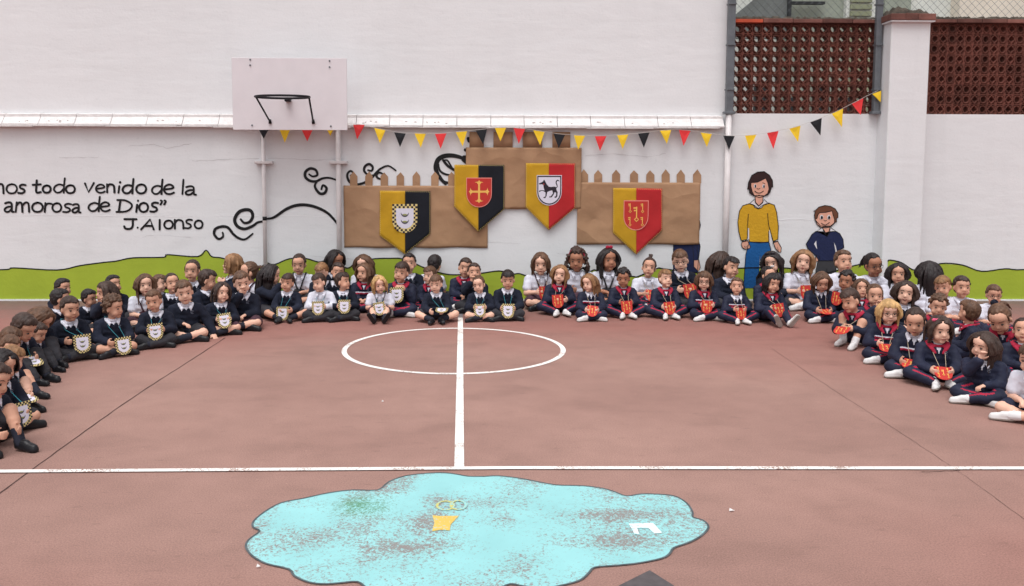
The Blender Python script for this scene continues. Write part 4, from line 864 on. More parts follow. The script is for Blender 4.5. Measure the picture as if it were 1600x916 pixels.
# ---- poses: child sits at the origin facing -Y, +X is the child's left
LEGS = {'cross': None, 'out': None, 'up': None, 'kneel': None, 'crossout': None}
def pose(leg, arm, lean):
    J = {}
    lift = .10 if leg == 'kneel' else 0
    def sp(x, y, z): return V((x, y-lean*((z/.3)**1.5)*.12, z+lift-.015*lean*(z/.3)))
    J['sp'] = sp; J['lift'] = lift; J['pel'] = sp(0, 0, .07); J['hd'] = sp(0, -.022, .300)
    for s, k in ((1, 'L'), (-1, 'R')):
        hip = sp(s*.055, -.01, .065)
        if leg == 'cross': ank = V((-s*.055, -.215-.035*(s > 0), .04)); pole = (s*1, -.15, .12); toe = ank+V((-s*.085, -.035, -.008)); upv = V((-s*.1, -.25, 1))
        elif leg == 'crossout': ank = V((s*.045, -.255+.01*s, .04)); pole = (s*1, -.1, .2); toe = ank+V((s*.03, -.09, .005)); upv = V((s*.3, .3, 1))
        elif leg == 'out': ank = V((s*.055, -.365, .045)); pole = (s*.3, 0, 1); toe = ank+V((s*.055, -.03, .085)); upv = V((0, .8, .3))
        elif leg == 'up': ank = V((s*.06, -.20-.04*s, .04)); pole = (s*.15, -.3, 1); toe = ank+V((s*.01, -.10, -.012)); upv = V((0, 0, 1))
        elif leg == 'upfar': ank = V((s*.06, -.285-.03*s, .04)); pole = (s*.2, -.2, 1); toe = ank+V((s*.01, -.10, .0)); upv = V((0, .1, 1))
        elif leg == 'kneel': ank = V((s*.06, .10, .03)); pole = (0, -1, 0); toe = ank+V((0, .06, 0)); upv = V((0, 0, -1))
        if leg == 'kneel': knee = V((s*.085, -.12, .045)); hip = sp(s*.055, .0, .06)
        else: knee, ank = ik(hip, ank, .19, .185, pole)
        if knee.z < .055: knee.z = .055
        J['hip'+k], J['knee'+k], J['ank'+k], J['toe'+k], J['fup'+k] = hip, knee, ank, toe, upv
        sh = sp(s*.100, 0, .243); J['sh'+k] = sh
        lap = V((s*.035, -.155-lean*.03, .125+lift*.9))
        tg, curl, pn = lap, .7, V((0, -.3, -1))
        if arm == 'hold': tg = V((s*.066, -.165-lean*.03, .145+lift)); curl = .75; pn = V((-s, 0, 0))
        elif arm == 'holdlow': tg = V((s*.068, -.180-lean*.03, .115+lift)); curl = .75; pn = V((-s, 0, 0))
        elif arm == 'chin': tg = (J['hd']+V((-.005, -.115, .0))) if s < 0 else lap; curl = 1.1
        elif arm == 'cheer': tg = (J['hd']+V((s*.07, -.09, -.01)))
        elif arm == 'knees': tg = V((s*.125, -.165, .135+lift)); curl = .3
        elif arm == 'shin': tg = V((s*.05, -.22, .155)); curl = .8; pn = V((-s, .2, -.3))
        elif arm == 'floor': tg = V((.20, -.10, .035)) if s > 0 else V((-.035, -.16, .14)); curl = .2 if s > 0 else .8
        elif arm == 'up': tg = V((s*.045, -.125, .225+lift)); curl = 1.0; pn = V((-s, 0, 0))
        pole = (s*.55, .45, -.6)
        el, wr = ik(sh, tg, .125, .118, pole); J['el'+k], J['wr'+k], J['curl'+k], J['pn'+k] = el, wr, curl, pn
    return J
def hand(S, wr, d, pn, s, curl):
    """palm, four unequal bent fingers and a thumb leaving the side of the palm"""
    d = d.normalized(); n = (pn-d*pn.dot(d)); n = n.normalized() if n.length > .05 else d.orthogonal(); lat = d.cross(n)*(1)   # lat: across the palm
    if lat.dot(V((-s, 0, .4))) < 0: lat = -lat                          # thumb side inwards or upwards
    pc = wr+d*.026; M = Matrix((lat, n, d)).transposed(); S.cap(wr, wr+d*.012, .0145, .016); S.ell(pc, (.0215, .0115, .026), M)
    for i, (o, ln) in enumerate(((.016, .034), (.0055, .038), (-.005, .035), (-.0155, .028))):
        b = pc+d*.021+lat*o; a1 = .35*curl+.05*i; p1 = b+(d*math.cos(a1)+n*math.sin(a1))*ln*.5+lat*o*.12; a2 = a1+.95*curl; p2 = p1+(d*math.cos(a2)+n*math.sin(a2))*ln*.52
        S.chain([b, p1, p2], [.0068, .0063, .0052], 7)
    b = pc+lat*.016-d*.01; p1 = b+(lat*.75+d*.55+n*.35*curl).normalized()*.022; p2 = p1+(lat*.1+d*.8+n*.7*curl).normalized()*.017; S.chain([b, p1, p2], [.0085, .0072, .0058], 7)
def head_sol(seed=0):
    S = Sol(); S.ell((0, .014, .018), (.0725, .082, .078)); S.ell((0, -.010, -.020), (.0625, .066, .070)); S.ell((0, -.026, .036), (.060, .050, .048))
    for s in (1, -1):
        S.ell((s*.033, -.036, -.040), (.029, .030, .027)); S.ell((s*.073, .012, -.012), (.009, .016, .023), Matrix.Rotation(s*.35, 3, 'Z'))
    S.ell((0, -.048, -.074), (.024, .022, .017)); S.cap((0, -.068, .000), (0, -.0785, -.022), .005, .0085); S.ell((.008, -.0735, -.0245), .0055); S.ell((-.008, -.0735, -.0245), .0055)
    S.ell((0, -.066, -.049), (.019, .010, .009)); return S
_hm = head_sol().mesh('head_probe', .005, 3, .5); _bvh = BVHTree.FromPolygons([v.co for v in _hm.vertices], [p.vertices[:] for p in _hm.polygons]); bpy.data.meshes.remove(_hm)
def face_at(x, z):
    h = _bvh.ray_cast(V((x, -.4, z)), V((0, 1, 0))); return h[0]
def small(name, fn, mats):
    m = MB(); fn(m); return m.mesh(name, mats, True)
def ellmb(m, c, r, mi=0, n=10, k=6, M=None):
    v, f = _sph(n, k); v = v*np.array(r)
    if M is not None: v = v @ np.array(M.to_3x3()).T
    m.add([tuple(q) for q in v+np.array(c)], f, mi)
def eye_mesh(s, look=0.0):
    p = face_at(s*.029, .0); c = V((s*.029, p.y+.0035, .0))
    def f(m):
        ellmb(m, c, (.0115, .0062, .0050), 0); ellmb(m, c+V((look*.004, -.0032, .0)), (.0080, .0052, .0056), 1)
        P = [V((s*.029+math.cos(t)*.0145, p.y-.0025+.004*abs(math.cos(t)), .0005+math.sin(t)*.0085)) for t in np.linspace(.25, math.pi-.25, 7)]; m.tube(P, .0017, 5, 1)
    return small('eye', f, [M_EYEW, M_EYED])
EYES = {(s, l): eye_mesh(s, l) for s in (1, -1) for l in (-1, 0, 1)}
def brow_mesh(s):
    def f(m):
        P = []
        for x, z in ((.012, .0215), (.022, .0255), (.034, .0255), (.045, .0195)): q = face_at(s*x, z); P.append(V((s*x, q.y-.0005, z)))
        m.tube(P, [.0017, .0026, .0026, .0014], 6)
    return small('eyebrow', f, [M_BROW])
BROWS = {s: brow_mesh(s) for s in (1, -1)}
def mouth_mesh(kind):
    def f(m):
        z0 = -.049; w = {'n': .0165, 's': .0215, 'o': .012, 'f': .016}[kind]; up_ = {'n': 0, 's': .0045, 'o': 0, 'f': -.003}[kind]
        P = []
        for t in np.linspace(-1, 1, 7): x = w*t; z = z0+up_*t*t; q = face_at(x, z); P.append(V((x, q.y-.0006, z)))
        r = {'n': .0032, 's': .0036, 'o': .0055, 'f': .0032}[kind]
        m.tube([p-V((0, 0, .0022)) for p in P], [r*.5, r, r*1.2, r*1.25, r*1.2, r, r*.5], 6, 0); m.tube([p+V((0, -.0028, .0012)) for p in P], [.0008, .0014, .0018, .002, .0018, .0014, .0008], 5, 1)
        if kind in 'os': ellmb(m, V((0, P[3].y-.0042, z0)), (w*.6, .002, .0035 if kind == 'o' else .0018), 1)
    return small('mouth', f, [M_LIP, M_NOSTRIL])
MOUTHS = {k: mouth_mesh(k) for k in 'nsof'}
def glasses_mesh():
    def f(m):
        y = face_at(.029, 0).y-.008
        for s in (1, -1):
            m.tube([V((s*.031+.021*math.cos(t), y, .0+.0155*math.sin(t))) for t in np.linspace(0, 2*math.pi, 15)], .0017, 5); m.tube([V((s*.052, y, .004)), V((s*.071, y+.03, .004)), V((s*.078, .01, .0))], .0016, 5)
        m.tube([V((-.010, y, .003)), V((0, y-.003, .006)), V((.010, y, .003))], .0016, 5)
    return small('glasses', f, [M_GLASS])
GLASSES = glasses_mesh()
# ---- hair
HC = V((0, .014, .018)); HR = V((.0725, .082, .078))
def onscalp(az, el, k=1.0): return HC+V((math.sin(az)*math.cos(el)*HR.x, -math.cos(az)*math.cos(el)*HR.y, math.sin(el)*HR.z))*k   # az 0 = face
def hair_mesh(style, seed=1):
    rs = random.Random(seed); S = Sol()
    girl = style[0] == 'g'
    S.ell((0, .025, .031), (.0785, .0785, .0785)); S.ell((0, .034, .0), (.074, .066, .072))
    def strand(p, d, L, r0, r1, grav=.6, hug=True, curl=0, n=7, out=1.04, flare=0):
        pts = [V(p)]; d = V(d); st = L/n; ph = rs.uniform(0, 6)
        for i in range(n):
            q = pts[-1]+d.normalized()*st; rel = q-HC; e = math.sqrt((rel.x/HR.x)**2+(rel.y/HR.y)**2+(rel.z/HR.z)**2)
            if hug and q.z > -.035 and e < out+.10: q = HC+rel*(out+.03*rs.random()+(.055 if q.y < -.025 and q.z > .02 else 0))/e
            elif q.z <= -.035: q = V((math.copysign(min(abs(q.x), .080+flare*.10), q.x), max(q.y, -.035 if abs(q.x) > .05 else .03), q.z))
            if curl: q += V((math.cos(ph+i*1.5), math.sin(ph+i*1.5), 0))*curl
            pts.append(q); d = (q-pts[-2]).normalized()+V((0, 0, -grav))
            if hug and q.z < .01: d = d.normalized()*.35+V((q.x*flare*2, 0, -.65))
        S.chain(pts, [r0+(r1-r0)*i/n for i in range(n+1)], 6)
    if style in ('b1', 'b2', 'b3'):                                        # boys: short, fringe, side parted
        for i in range(150):
            az = rs.uniform(-math.pi, math.pi); el = rs.uniform(.12 if abs(az) > 1.25 else .75, 1.5)
            if abs(az) > 2: el = rs.uniform(-.55, 1.4)
            p = onscalp(az, el, 1.05); part = -.6 if style == 'b3' else 0
            fr = abs(az) < 1.2
            L = {'b1': .026, 'b2': .04, 'b3': .040}[style]*(1.1 if fr else .8)*rs.uniform(.7, 1.2)
            d = V((math.sin(az)*.8+part*.9, -math.cos(az)*.9-.15, -.25 if el < 1 else 0)) if fr or el > 1 else V((math.sin(az)*.2, -math.cos(az)*.2, -1))
            strand(p, d, L, .0085, .004, .35, True, n=4, out=1.07)
        for i in range(46):
            az = rs.uniform(-1.05, 1.05); L = {'b1': .052, 'b2': .070, 'b3': .060}[style]*rs.uniform(.85, 1.12)*(1-.15*abs(az)); strand(onscalp(az, rs.uniform(.95, 1.3), 1.05), V((math.sin(az)*.7+part*1.0, -1, -.1)), L, .0085, .0042, .35, True, n=5, out=1.065)
    elif style == 'bc':                                                    # curls
        for i in range(190):
            az = rs.uniform(-math.pi, math.pi); el = rs.uniform(.05 if abs(az) > 1.2 else .62, 1.5)
            if abs(az) > 2: el = rs.uniform(-.6, 1.3)
            p = onscalp(az, el, rs.uniform(1.08, 1.26)); S.ell(p, rs.uniform(.009, .015))
    elif style in ('g1', 'g2', 'gb', 'gf', 'gw'):                          # long, long side-swept, bob, fringe, wavy
        L0 = {'g1': .22, 'g2': .26, 'gb': .165, 'gf': .20, 'gw': .21}[style]; cu = .0045 if style == 'gw' else .0
        for i in range(130):
            az = rs.choice((-1, 1))*rs.uniform(.03, math.pi); el = rs.uniform(.68, 1.5) if abs(az) < 1.1 else rs.uniform(.1, 1.45)
            p = onscalp(az, el, 1.06); sd = 1 if az > 0 else -1
            if abs(az) < 1.1: d = V((sd*1.0, .12, -.25))
            else: d = V((math.sin(az)*.8, -math.cos(az)*.9+.1, -.7))
            strand(p, d, L0*rs.uniform(.75, 1.05)*(1 if abs(az) > 1.0 else 1.05), .0105, .0065, .55, True, cu, n=8, out=1.06 if style != 'gb' else 1.10, flare=.12 if style in ('gb', 'gw') else .0)
        for s in (1, -1):                                               # curtains beside the face
            for q in range(9):
                strand(onscalp(s*(1.25+q*.06), .35+q*.05, 1.05), V((s*.35, 0, -1)), L0*rs.uniform(.6, .85), .0115, .007, .5, True, cu, n=7, out=1.07, flare=.05)
        if style == 'gf':
            for i in range(26): az = rs.uniform(-.85, .85); strand(onscalp(az, rs.uniform(1.0, 1.25), 1.06), V((math.sin(az)*.6, -1, -.2)), .060*rs.uniform(.85, 1.1), .008, .004, .5, True, n=5, out=1.07)
    elif style == 'gc':                                                    # big curly
        for i in range(330):
            az = rs.choice((-1, 1))*rs.uniform(.55, math.pi); t = rs.random()
            if t < .45: az = rs.uniform(-math.pi, math.pi); p = onscalp(az, rs.uniform(.75 if abs(az) < 1 else .1, 1.5), rs.uniform(1.05, 1.28))
            else:
                az = rs.choice((-1, 1))*rs.uniform(1.25, math.pi); z = rs.uniform(-.13, .04); r = 1.12+.25*rs.random()+(.18 if z < -.03 else 0)-(.2 if z < -.1 else 0); p = V((math.sin(az)*.078*r, .014-math.cos(az)*.08*r, z))
            S.ell(p, rs.uniform(.010, .016))
    elif style in ('gp', 'gn'):                                            # pulled back: ponytail / top knot
        tgt = V((0, .088, .045)) if style == 'gp' else V((0, .03, .11))
        for i in range(90):
            az = rs.uniform(-math.pi, math.pi); el = rs.uniform(.05 if abs(az) > 1.25 else .78, 1.4)
            if abs(az) > 2: el = rs.uniform(-.5, 1.2)
            a0 = (onscalp(az, el)-HC); u0 = V((a0.x/HR.x, a0.y/HR.y, a0.z/HR.z)).normalized(); t0 = tgt-HC; u1 = V((t0.x/HR.x, t0.y/HR.y, t0.z/HR.z)).normalized(); P = []
            for q in range(7): w_ = u0.lerp(u1, q/6*.95).normalized(); k_ = 1.045+.02*math.sin(az*9); P.append(HC+V((w_.x*HR.x, w_.y*HR.y, w_.z*HR.z))*k_)
            S.chain(P, [.0075]*7, 6)
        if style == 'gp':
            S.ell(tgt, .017)
            for i in range(16): strand(tgt+V((rs.uniform(-.01, .01), .01, rs.uniform(-.01, .01))), V((rs.uniform(-.3, .3), .9, .1)), .15*rs.uniform(.8, 1.1), .009, .004, .5, False, .002, n=6)
        else:
            for i in range(14): S.ell(tgt+V((rs.uniform(-.016, .016), rs.uniform(-.016, .016), rs.uniform(-.004, .024))), .012)
        for s in (1, -1):
            for q in range(3): strand(onscalp(s*1.2, .3, 1.05), V((s*.2, -.05, -1)), .07*rs.uniform(.7, 1.2), .0045, .0025, .6, True, n=4, out=1.06)
    return S.mesh('hair_'+style, .0048, 1, .3, .0008)
HAIR = {}
def get_hair(st, seed=1):
    if (st, seed) not in HAIR: HAIR[(st, seed)] = hair_mesh(st, seed)
    return HAIR[(st, seed)]
# ---- bodies and clothes, cached by pose
CACHE = {}
def cached(key, fn):
    if key not in CACHE: CACHE[key] = fn()
    return CACHE[key]
def headM(J, yaw, pitch, roll=0):
    piv = J['hd']-V((0, -.015, 0)); return Matrix.Translation(piv) @ Matrix.Rotation(R(yaw), 4, 'Z') @ Matrix.Rotation(R(roll), 4, 'Y') @ Matrix.Rotation(R(pitch), 4, 'X') @ Matrix.Translation(V((0, -.015, .082))) @ Matrix.Diagonal((.83, .87, .93, 1))
def torso(S, J, g):
    sp = J['sp']
    for z, rx, ry, y in ((.07, .102, .086, .005), (.125, .096, .078, 0), (.18, .096, .071, -.002), (.225, .094, .066, 0)): S.ell(sp(0, y, z), (rx+g, ry+g, .055+g*.5))
    S.cap(sp(-.052, 0, .252), sp(.052, 0, .252), .034+g, .034+g); S.cap(sp(-.052, 0, .250), sp(-.1, 0, .236), .034+g, .030+g); S.cap(sp(.052, 0, .250), sp(.1, 0, .236), .034+g, .030+g); S.cap(sp(0, 0, .25), sp(0, -.004, .272), .045+g*.5, .036)
def arms(S, J, g, upto='wrist', flare=0):
    for k in 'LR':
        sh, el, wr = J['sh'+k], J['el'+k], J['wr'+k]; q = .009 if g > 0 else 0; S.cap(sh, el, .032+g*.5, .029+g*.5+q)
        if upto == 'wrist': S.cap(el, el+(wr-el)*.93, .029+g*.5+q, .021+g*.5+flare+q*.5)
def body_mesh(leg, arm, lean, yaw, pitch, roll, scalefix=1):
    J = pose(leg, arm, lean); S = Sol(); torso(S, J, -.006); arms(S, J, -.006)
    for k, s in (('L', 1), ('R', -1)):
        S.cap(J['hip'+k], J['knee'+k], .052, .036); S.cap(J['knee'+k], J['ank'+k], .035, .023); m = J['knee'+k].lerp(J['ank'+k], .3); S.ell(m, .034); u_ = V(J['fup'+k]); d_ = (J['toe'+k]-J['ank'+k]).normalized(); u_ = (u_-d_*u_.dot(d_)).normalized(); S.cap(J['ank'+k], J['ank'+k]-u_*.012+d_*.075, .020, .010)
        wr = J['wr'+k]; el = J['el'+k]; d = (wr-el).normalized(); t = (V((0, -.03, 0)) if arm in ('hold', 'holdlow', 'up') else V((-s*.02, -.02, -.01)))
        if arm == 'chin' and s < 0 or arm == 'cheer': t = V((0, .01, .05))
        if arm == 'floor' and s > 0: t = V((.01, -.05, -.03))
        hand(S, wr, d*.03+t, J['pn'+k], s, J['curl'+k])
    hm = headM(J, yaw, pitch, roll); H = head_sol().xf(hm); S.merge(H); S.cap(J['sp'](0, -.004, .265), hm @ V((0, .018, -.05)), .031, .031)
    me = S.mesh('body', .0062, 2, .45, dec=.6)
    return me
GT = .0105
def top_mesh(kind, leg, arm, lean):
    """jumper / tracksuit jacket / polo, following torso and arms"""
    J = pose(leg, arm, lean); S = Sol(); sp = J['sp']; torso(S, J, GT if kind != 'polo' else GT*.8)
    if kind == 'polo':
        for k in 'LR': S.cap(J['sh'+k], J['sh'+k].lerp(J['el'+k], .62), .034+.008, .030+.014)
    else:
        arms(S, J, GT, 'wrist', .002)
        for k in 'LR': el, wr = J['el'+k], J['wr'+k]; q = el.lerp(wr, .88); S.cap(q, el.lerp(wr, .93), .0265+GT*.5, .0265+GT*.5)
    if kind == 'jacket': S.ell(sp(0, .0, .10), (.104, .088, .05))
    me = S.mesh(kind, .0080, 2, .5, .0017)
    if kind == 'jumper':
        me.materials.append(M_NAVY); me.materials.append(M_POLO)
        for p in me.polygons:
            q = p.center; fx = abs(q.x)
            if sp(0, 0, .26).y-.085 < q.y < sp(0, 0, .26).y-.015 and q.z-J['lift']+.015*lean > .243+fx*.75: p.material_index = 1
    if kind == 'jacket' or kind == 'jacketplain':
        me.materials.append(M_NAVY2); me.materials.append(M_POLO); me.materials.append(M_CRED)
        c = me.polygons; 
        for p in me.polygons:
            q = p.center; zz = q.z-J['lift']; up_ = sp(0, 0, .2); fx = abs(q.x)
            if kind == 'jacket' and fx < .085 and q.y < up_.y-.03:
                if .178 < zz < .191: p.material_index = 1
                elif .166 < zz <= .178: p.material_index = 2
            if fx < .005+.42*max(0, zz-.225) and up_.y-.100 < q.y < up_.y-.02 and .212 < zz < .30: p.material_index = 1     # white shirt showing in the open zip
    return me
def bottom_mesh(kind, leg, arm, lean):
    J = pose(leg, arm, lean); S = Sol(); sp = J['sp']; S.ell(sp(0, .005, .068), (.108, .094, .062)); g = .009
    for k, s in (('L', 1), ('R', -1)):
        h, kn, an = J['hip'+k], J['knee'+k], J['ank'+k]
        if kind == 'trousers': S.cap(h, kn, .055+g, .038+g); S.cap(kn, kn.lerp(an, .86), .037+g, .027+g)
        elif kind == 'shorts': S.cap(h, h.lerp(kn, .72), .055+g, .046+g)
        elif kind == 'skirt': S.cap(h, h.lerp(kn, .88), .056+g, .044+g)
    if kind == 'skirt':
        a = J['hipL'].lerp(J['kneeL'], .8); b = J['hipR'].lerp(J['kneeR'], .8); S.cap(a, b, .034, .034); a = J['hipL'].lerp(J['kneeL'], .45); b = J['hipR'].lerp(J['kneeR'], .45); S.cap(a, b, .05, .05)
    me = S.mesh(kind, .0082, 2, .5, .0019)
    return me
def bottom_stripe(me, J):                                                    # crimson side stripe of the tracksuit
    me = me.copy(); me.materials.clear(); me.materials.append(M_NAVY2); me.materials.append(M_CRED)
    for p in me.polygons:
        q = p.center
        for k, s in (('L', 1), ('R', -1)):
            for a, b in ((J['hip'+k], J['knee'+k]), (J['knee'+k], J['ank'+k])):
                d = b-a; t = (q-a).dot(d)/d.length_squared
                if .15 < t < .97:
                    r = q-(a+d*t); n = r.normalized(); h = d.cross(V((0, 0, 1)))
                    h = V((s, 0, 0)) if h.length < .03 else h.normalized()
                    if h.y > 0: h = -h
                    ref = (h*.55+V((0, 0, .85))); ref = ref-d.normalized()*ref.dot(d.normalized())
                    if r.length < .06 and n.dot(ref.normalized()) > .988: p.material_index = 1
    return me
def collar_mesh(J, red=False):
    """folded shirt collar or wide crimson tracksuit collar"""
    sp = J['sp']; S = Sol(); n = 14; w = .050 if not red else .056
    for i in range(n):
        a = math.pi*2*i/n; b = math.pi*2*(i+1)/n; f = lambda t: sp(math.sin(t)*w, -.006+math.cos(t)*w*.8*(1), .287-.016*(math.cos(t) < -.3)*abs(math.cos(t)) - (.004 if red else 0))
        p, q = f(a), f(b)
        S.cap(p, q, .0085 if not red else .0115, .0085 if not red else .0115, 6)
    for s in (1, -1):
        if red:
            P = [sp(s*.006, .052, .288), sp(s*.044, .034, .290), sp(s*.064, .0, .288), sp(s*.062, -.034, .276), sp(s*.044, -.064, .252), sp(s*.024, -.083, .222)]
            for i in range(5): S.cap(P[i], P[i+1], .016, .016 if i < 4 else .010, 8, .42, (s*.4, -.5, .8))
        else:
            S.cap(sp(s*.052, -.010, .284), sp(s*.030, -.070, .258), .016, .014, 8, .42, (s*.25, -.6, .8)); S.cap(sp(s*.040, -.050, .272), sp(s*.034, -.084, .238), .016, .006, 8, .45, (s*.2, -.75, .6))
    return S.mesh('collar', .0052, 1, .4)
def straps_mesh(J):
    sp = J['sp']; S = Sol()
    for s in (1, -1):
        P = [sp(s*.056, .035, .285), sp(s*.060, -.01, .300), sp(s*.050, -.052, .268), sp(s*.034, -.076, .215), sp(s*.016, -.083, .160)]; S.chain(P, [.0085]*5, 7)
    S.ell(sp(0, -.035, .135), (.07, .055, .035)); return S.mesh('pinafore_bib', .0062, 2, .4, .001)
def shoe_mesh(kind):
    S = Sol(); S.cap((0, .012, .024), (0, -.035, .026), .024, .022); S.cap((0, -.03, .020), (0, -.088, .017), .0225, .019); S.ell((0, .022, .028), (.022, .018, .03)); S.cap((0, .01, .006), (0, -.088, .006), .0245, .0235, flat=1)
    me = S.mesh('shoe', .0055, 2, .5); me.materials.append(M_TRAIN if kind == 't' else M_SHOE); me.materials.append(M_SOLE if kind == 't' else M_SHOE)
    for v in me.vertices:
        if v.co.z < -.004: v.co.z = -.004
    for p in me.polygons:
        if p.center.z < .009: p.material_index = 1
    return me
SHOES = {k: shoe_mesh(k) for k in 'tb'}; SHOEV = {k: list(m.vertices)[::9] for k, m in SHOES.items()}
def sock_mesh(J, k, hi):
    S = Sol(); a = J['ank'+k]; b = J['knee'+k]; S.cap(a, a.lerp(b, hi), .0275, .0285 if hi < .5 else .036); return S.mesh('sock', .006, 1, .4)
def part(name, me, e, m=None, M=None):
    o = bpy.data.objects.new(name, me); col.objects.link(o); o.parent = e
    if M is not None: o.matrix_local = M
    if m is not None:
        ms = m if isinstance(m, (list, tuple)) else [m]
        if len(me.materials) == 0:
            for _ in ms: me.materials.append(None)
        for i, q in enumerate(ms): o.material_slots[i].link = 'OBJECT'; o.material_slots[i].material = q
    return o
BRM = {q: hair_mat('brow_'+q, c) for q, c in {'k': (34, 26, 24), 'd': (52, 36, 30), 'b': (78, 54, 42), 'l': (104, 76, 56), 'g': (146, 110, 74)}.items()}
EMB = {}
def card(kind, J, e, cardpos, tilt, label, S0, spin=0, wide=1.0):
    """paper shield hung from the neck on a cord: a thing of its own"""
    k = 'emb'+kind
    if kind not in EMB: EMB[kind] = emblem({'y': 'card', 'r': 'redcard', 'w': 'card'}[kind], .120 if kind == 'y' else .108, .139 if kind == 'y' else .127, .003)
    c = bpy.data.objects.new('paper_shield', None); col.objects.link(c); c.empty_display_size = .05
    W = e.matrix_basis @ Matrix.Translation(cardpos) @ Matrix.Rotation(R(spin), 4, 'Z') @ Matrix.Rotation(R(tilt), 4, 'X') @ Matrix.Rotation(R(random.uniform(-9, 9)), 4, 'Y')
    c.matrix_basis = W
    o = bpy.data.objects.new('card', EMB[kind]); col.objects.link(o); o.parent = c
    m = MB(); Wi = W.inverted() @ e.matrix_basis; sp = J['sp']; th = .0022
    for s in (1, -1):
        P = [sp(s*.02, .055, .292), sp(s*.052, .02, .30), sp(s*.046, -.05, .268)]+[sp(s*.038, -.078, .225)]*(1 if cardpos.z < .2+J['lift'] else 0)
        P = [Wi @ q for q in P]+[V((s*.02, -.002, .058))]; m.tube([q for q in smooth_pts([tuple(p) for p in P], 3)], th, 5)
    o = m.build('cord', M_TEAL if kind == 'y' else M_TWINE, c, smooth=True)
    tag(c, label, 'paper shield', 'chequered paper shields on teal cords' if kind == 'y' else 'red paper shields with keys'); return c
NK = [0]
def child(x, yt, yb, face, label, leg='cross', arm='hold', lean=.4, yaw=0, pitch=0, roll=0, hair='b1', hc='d', skin=0, top='jumper', bot='trousers', shoe=None, crd=None, mouth='n', glasses=False, extra=None, seed=1, clabel=None, look=0, xb=None, tilt=-12, cpos=None, collar=None, smax=1.36, sock=None):
    """x, yt: where the crown of the head is seen; yb: the ground row the child sits on"""
    if abs(yaw) < 5: yaw += (0, 14, -14, 0, 14, 0, -14)[NK[0] % 7]
    if abs(pitch) < 4: pitch += (0, 8, 0, -8, 8)[NK[0] % 5]
    if abs(roll) < 1: roll += (0, 0, 7, 0, -7)[NK[0] % 5]
    yaw = round(yaw/14)*14; pitch = round(pitch/8)*8; roll = round(roll/7)*7; lean = .4 if lean < .65 else (.7 if lean < .9 else 1.0)
    J = cached(('J', leg, arm, lean), lambda: pose(leg, arm, lean)); hm = headM(J, yaw, pitch, roll)
    g = FL(x, yb); g.z = 0; crown = hm @ V((0, .02, .103)); s = 1.0
    for _ in range(12):
        M = Matrix.Translation(g) @ Matrix.Rotation(R(face), 4, 'Z') @ Matrix.Scale(s, 4)
        p = PX(M @ crown); hc_ = PX(M @ (hm @ V((0, 0, 0)))); dx = (x-hc_[0])*(CAM-g).length/F_PX; g.x += dx*.9
        zt = PX(M @ V((crown.x, crown.y, 0)))[1]; s *= (1+.9*((zt-yt)/(zt-p[1])-1)); s = max(.82, min(smax, s))
    if abs(p[1]-yt) > 3: print('KID', NK[0], label[:40], 'x', x, 'wanted', yt, 'got', round(p[1], 1), 'scale', round(s, 2))
    NK[0] += 1
    e = bpy.data.objects.new('person', None); col.objects.link(e); e.empty_display_size = .1; e.matrix_basis = M
    tag(e, label, 'child', 'children sitting in a horseshoe on the court')
    me = cached(('body', leg, arm, lean, yaw, pitch, roll), lambda: body_mesh(leg, arm, lean, yaw, pitch, roll)); part('body', me, e, [M_SKIN[skin]])
    for q in (1, -1):
        part('eye', EYES[(q, look)], e, M=hm); part('eyebrow', BROWS[q], e, [BRM[hc]], M=hm)
    part('mouth', MOUTHS[mouth], e, M=hm)
    part('hair', get_hair(hair, seed), e, [M_HAIR[hc]], M=hm)
    if glasses: part('glasses', GLASSES, e, M=hm)
    tm = {'jumper': ('jumper', [M_NAVY]), 'polo': ('polo', [M_POLO]), 'shirt': ('jumper', [M_POLO]), 'pinafore': ('polo', [M_POLO]), 'jacket': ('jacket', None), 'jacketplain': ('jacketplain', None)}[top]
    me = cached(('top', tm[0], leg, arm, lean), lambda: top_mesh(tm[0], leg, arm, lean)); part({'jumper': 'jumper', 'polo': 'polo_shirt', 'shirt': 'shirt', 'pinafore': 'shirt', 'jacket': 'jacket', 'jacketplain': 'jacket'}[top], me, e, tm[1])
    red = (top in ('jacket', 'jacketplain')) if collar is None else collar
    part('collar', cached(('collar', red, leg, arm, lean), lambda: collar_mesh(J, red)), e, [M_CRED if red else M_POLO])
    if top == 'pinafore': part('pinafore_bib', cached(('bib', leg, arm, lean), lambda: straps_mesh(J)), e, [M_GTR if bot == 'skirt' else M_BURG])
    if top in ('jumper', 'jacket', 'jacketplain'):
        q = J['sp'](.042, -.083, .222)
        part('crest', cached('crest', crest_mesh), e, M=Matrix.Translation(q) @ Matrix.Rotation(R(-18), 4, 'X') @ Matrix.Rotation(R(20), 4, 'Z'))
    track = top in ('jacket', 'jacketplain'); bk = {'trousers': 'trousers', 'shorts': 'shorts', 'skirt': 'skirt', 'burgundy': 'skirt', 'navy': 'trousers', 'navyshorts': 'shorts'}[bot]
    bm_ = cached(('bot', bk, leg, arm, lean), lambda: bottom_mesh(bk, leg, arm, lean))
    if bot == 'navy': bm_ = cached(('bots', leg, arm, lean), lambda: bottom_stripe(bm_, J)); part('tracksuit_trousers', bm_, e)
    else: part('skirt' if bk == 'skirt' else bk, bm_, e, [{'trousers': M_GTR, 'shorts': M_GTR, 'skirt': M_GTR, 'burgundy': M_BURG, 'navyshorts': M_NAVY2}[bot]])
    sk = shoe or ('t' if (track or bot in ('navy', 'navyshorts')) else 'b')
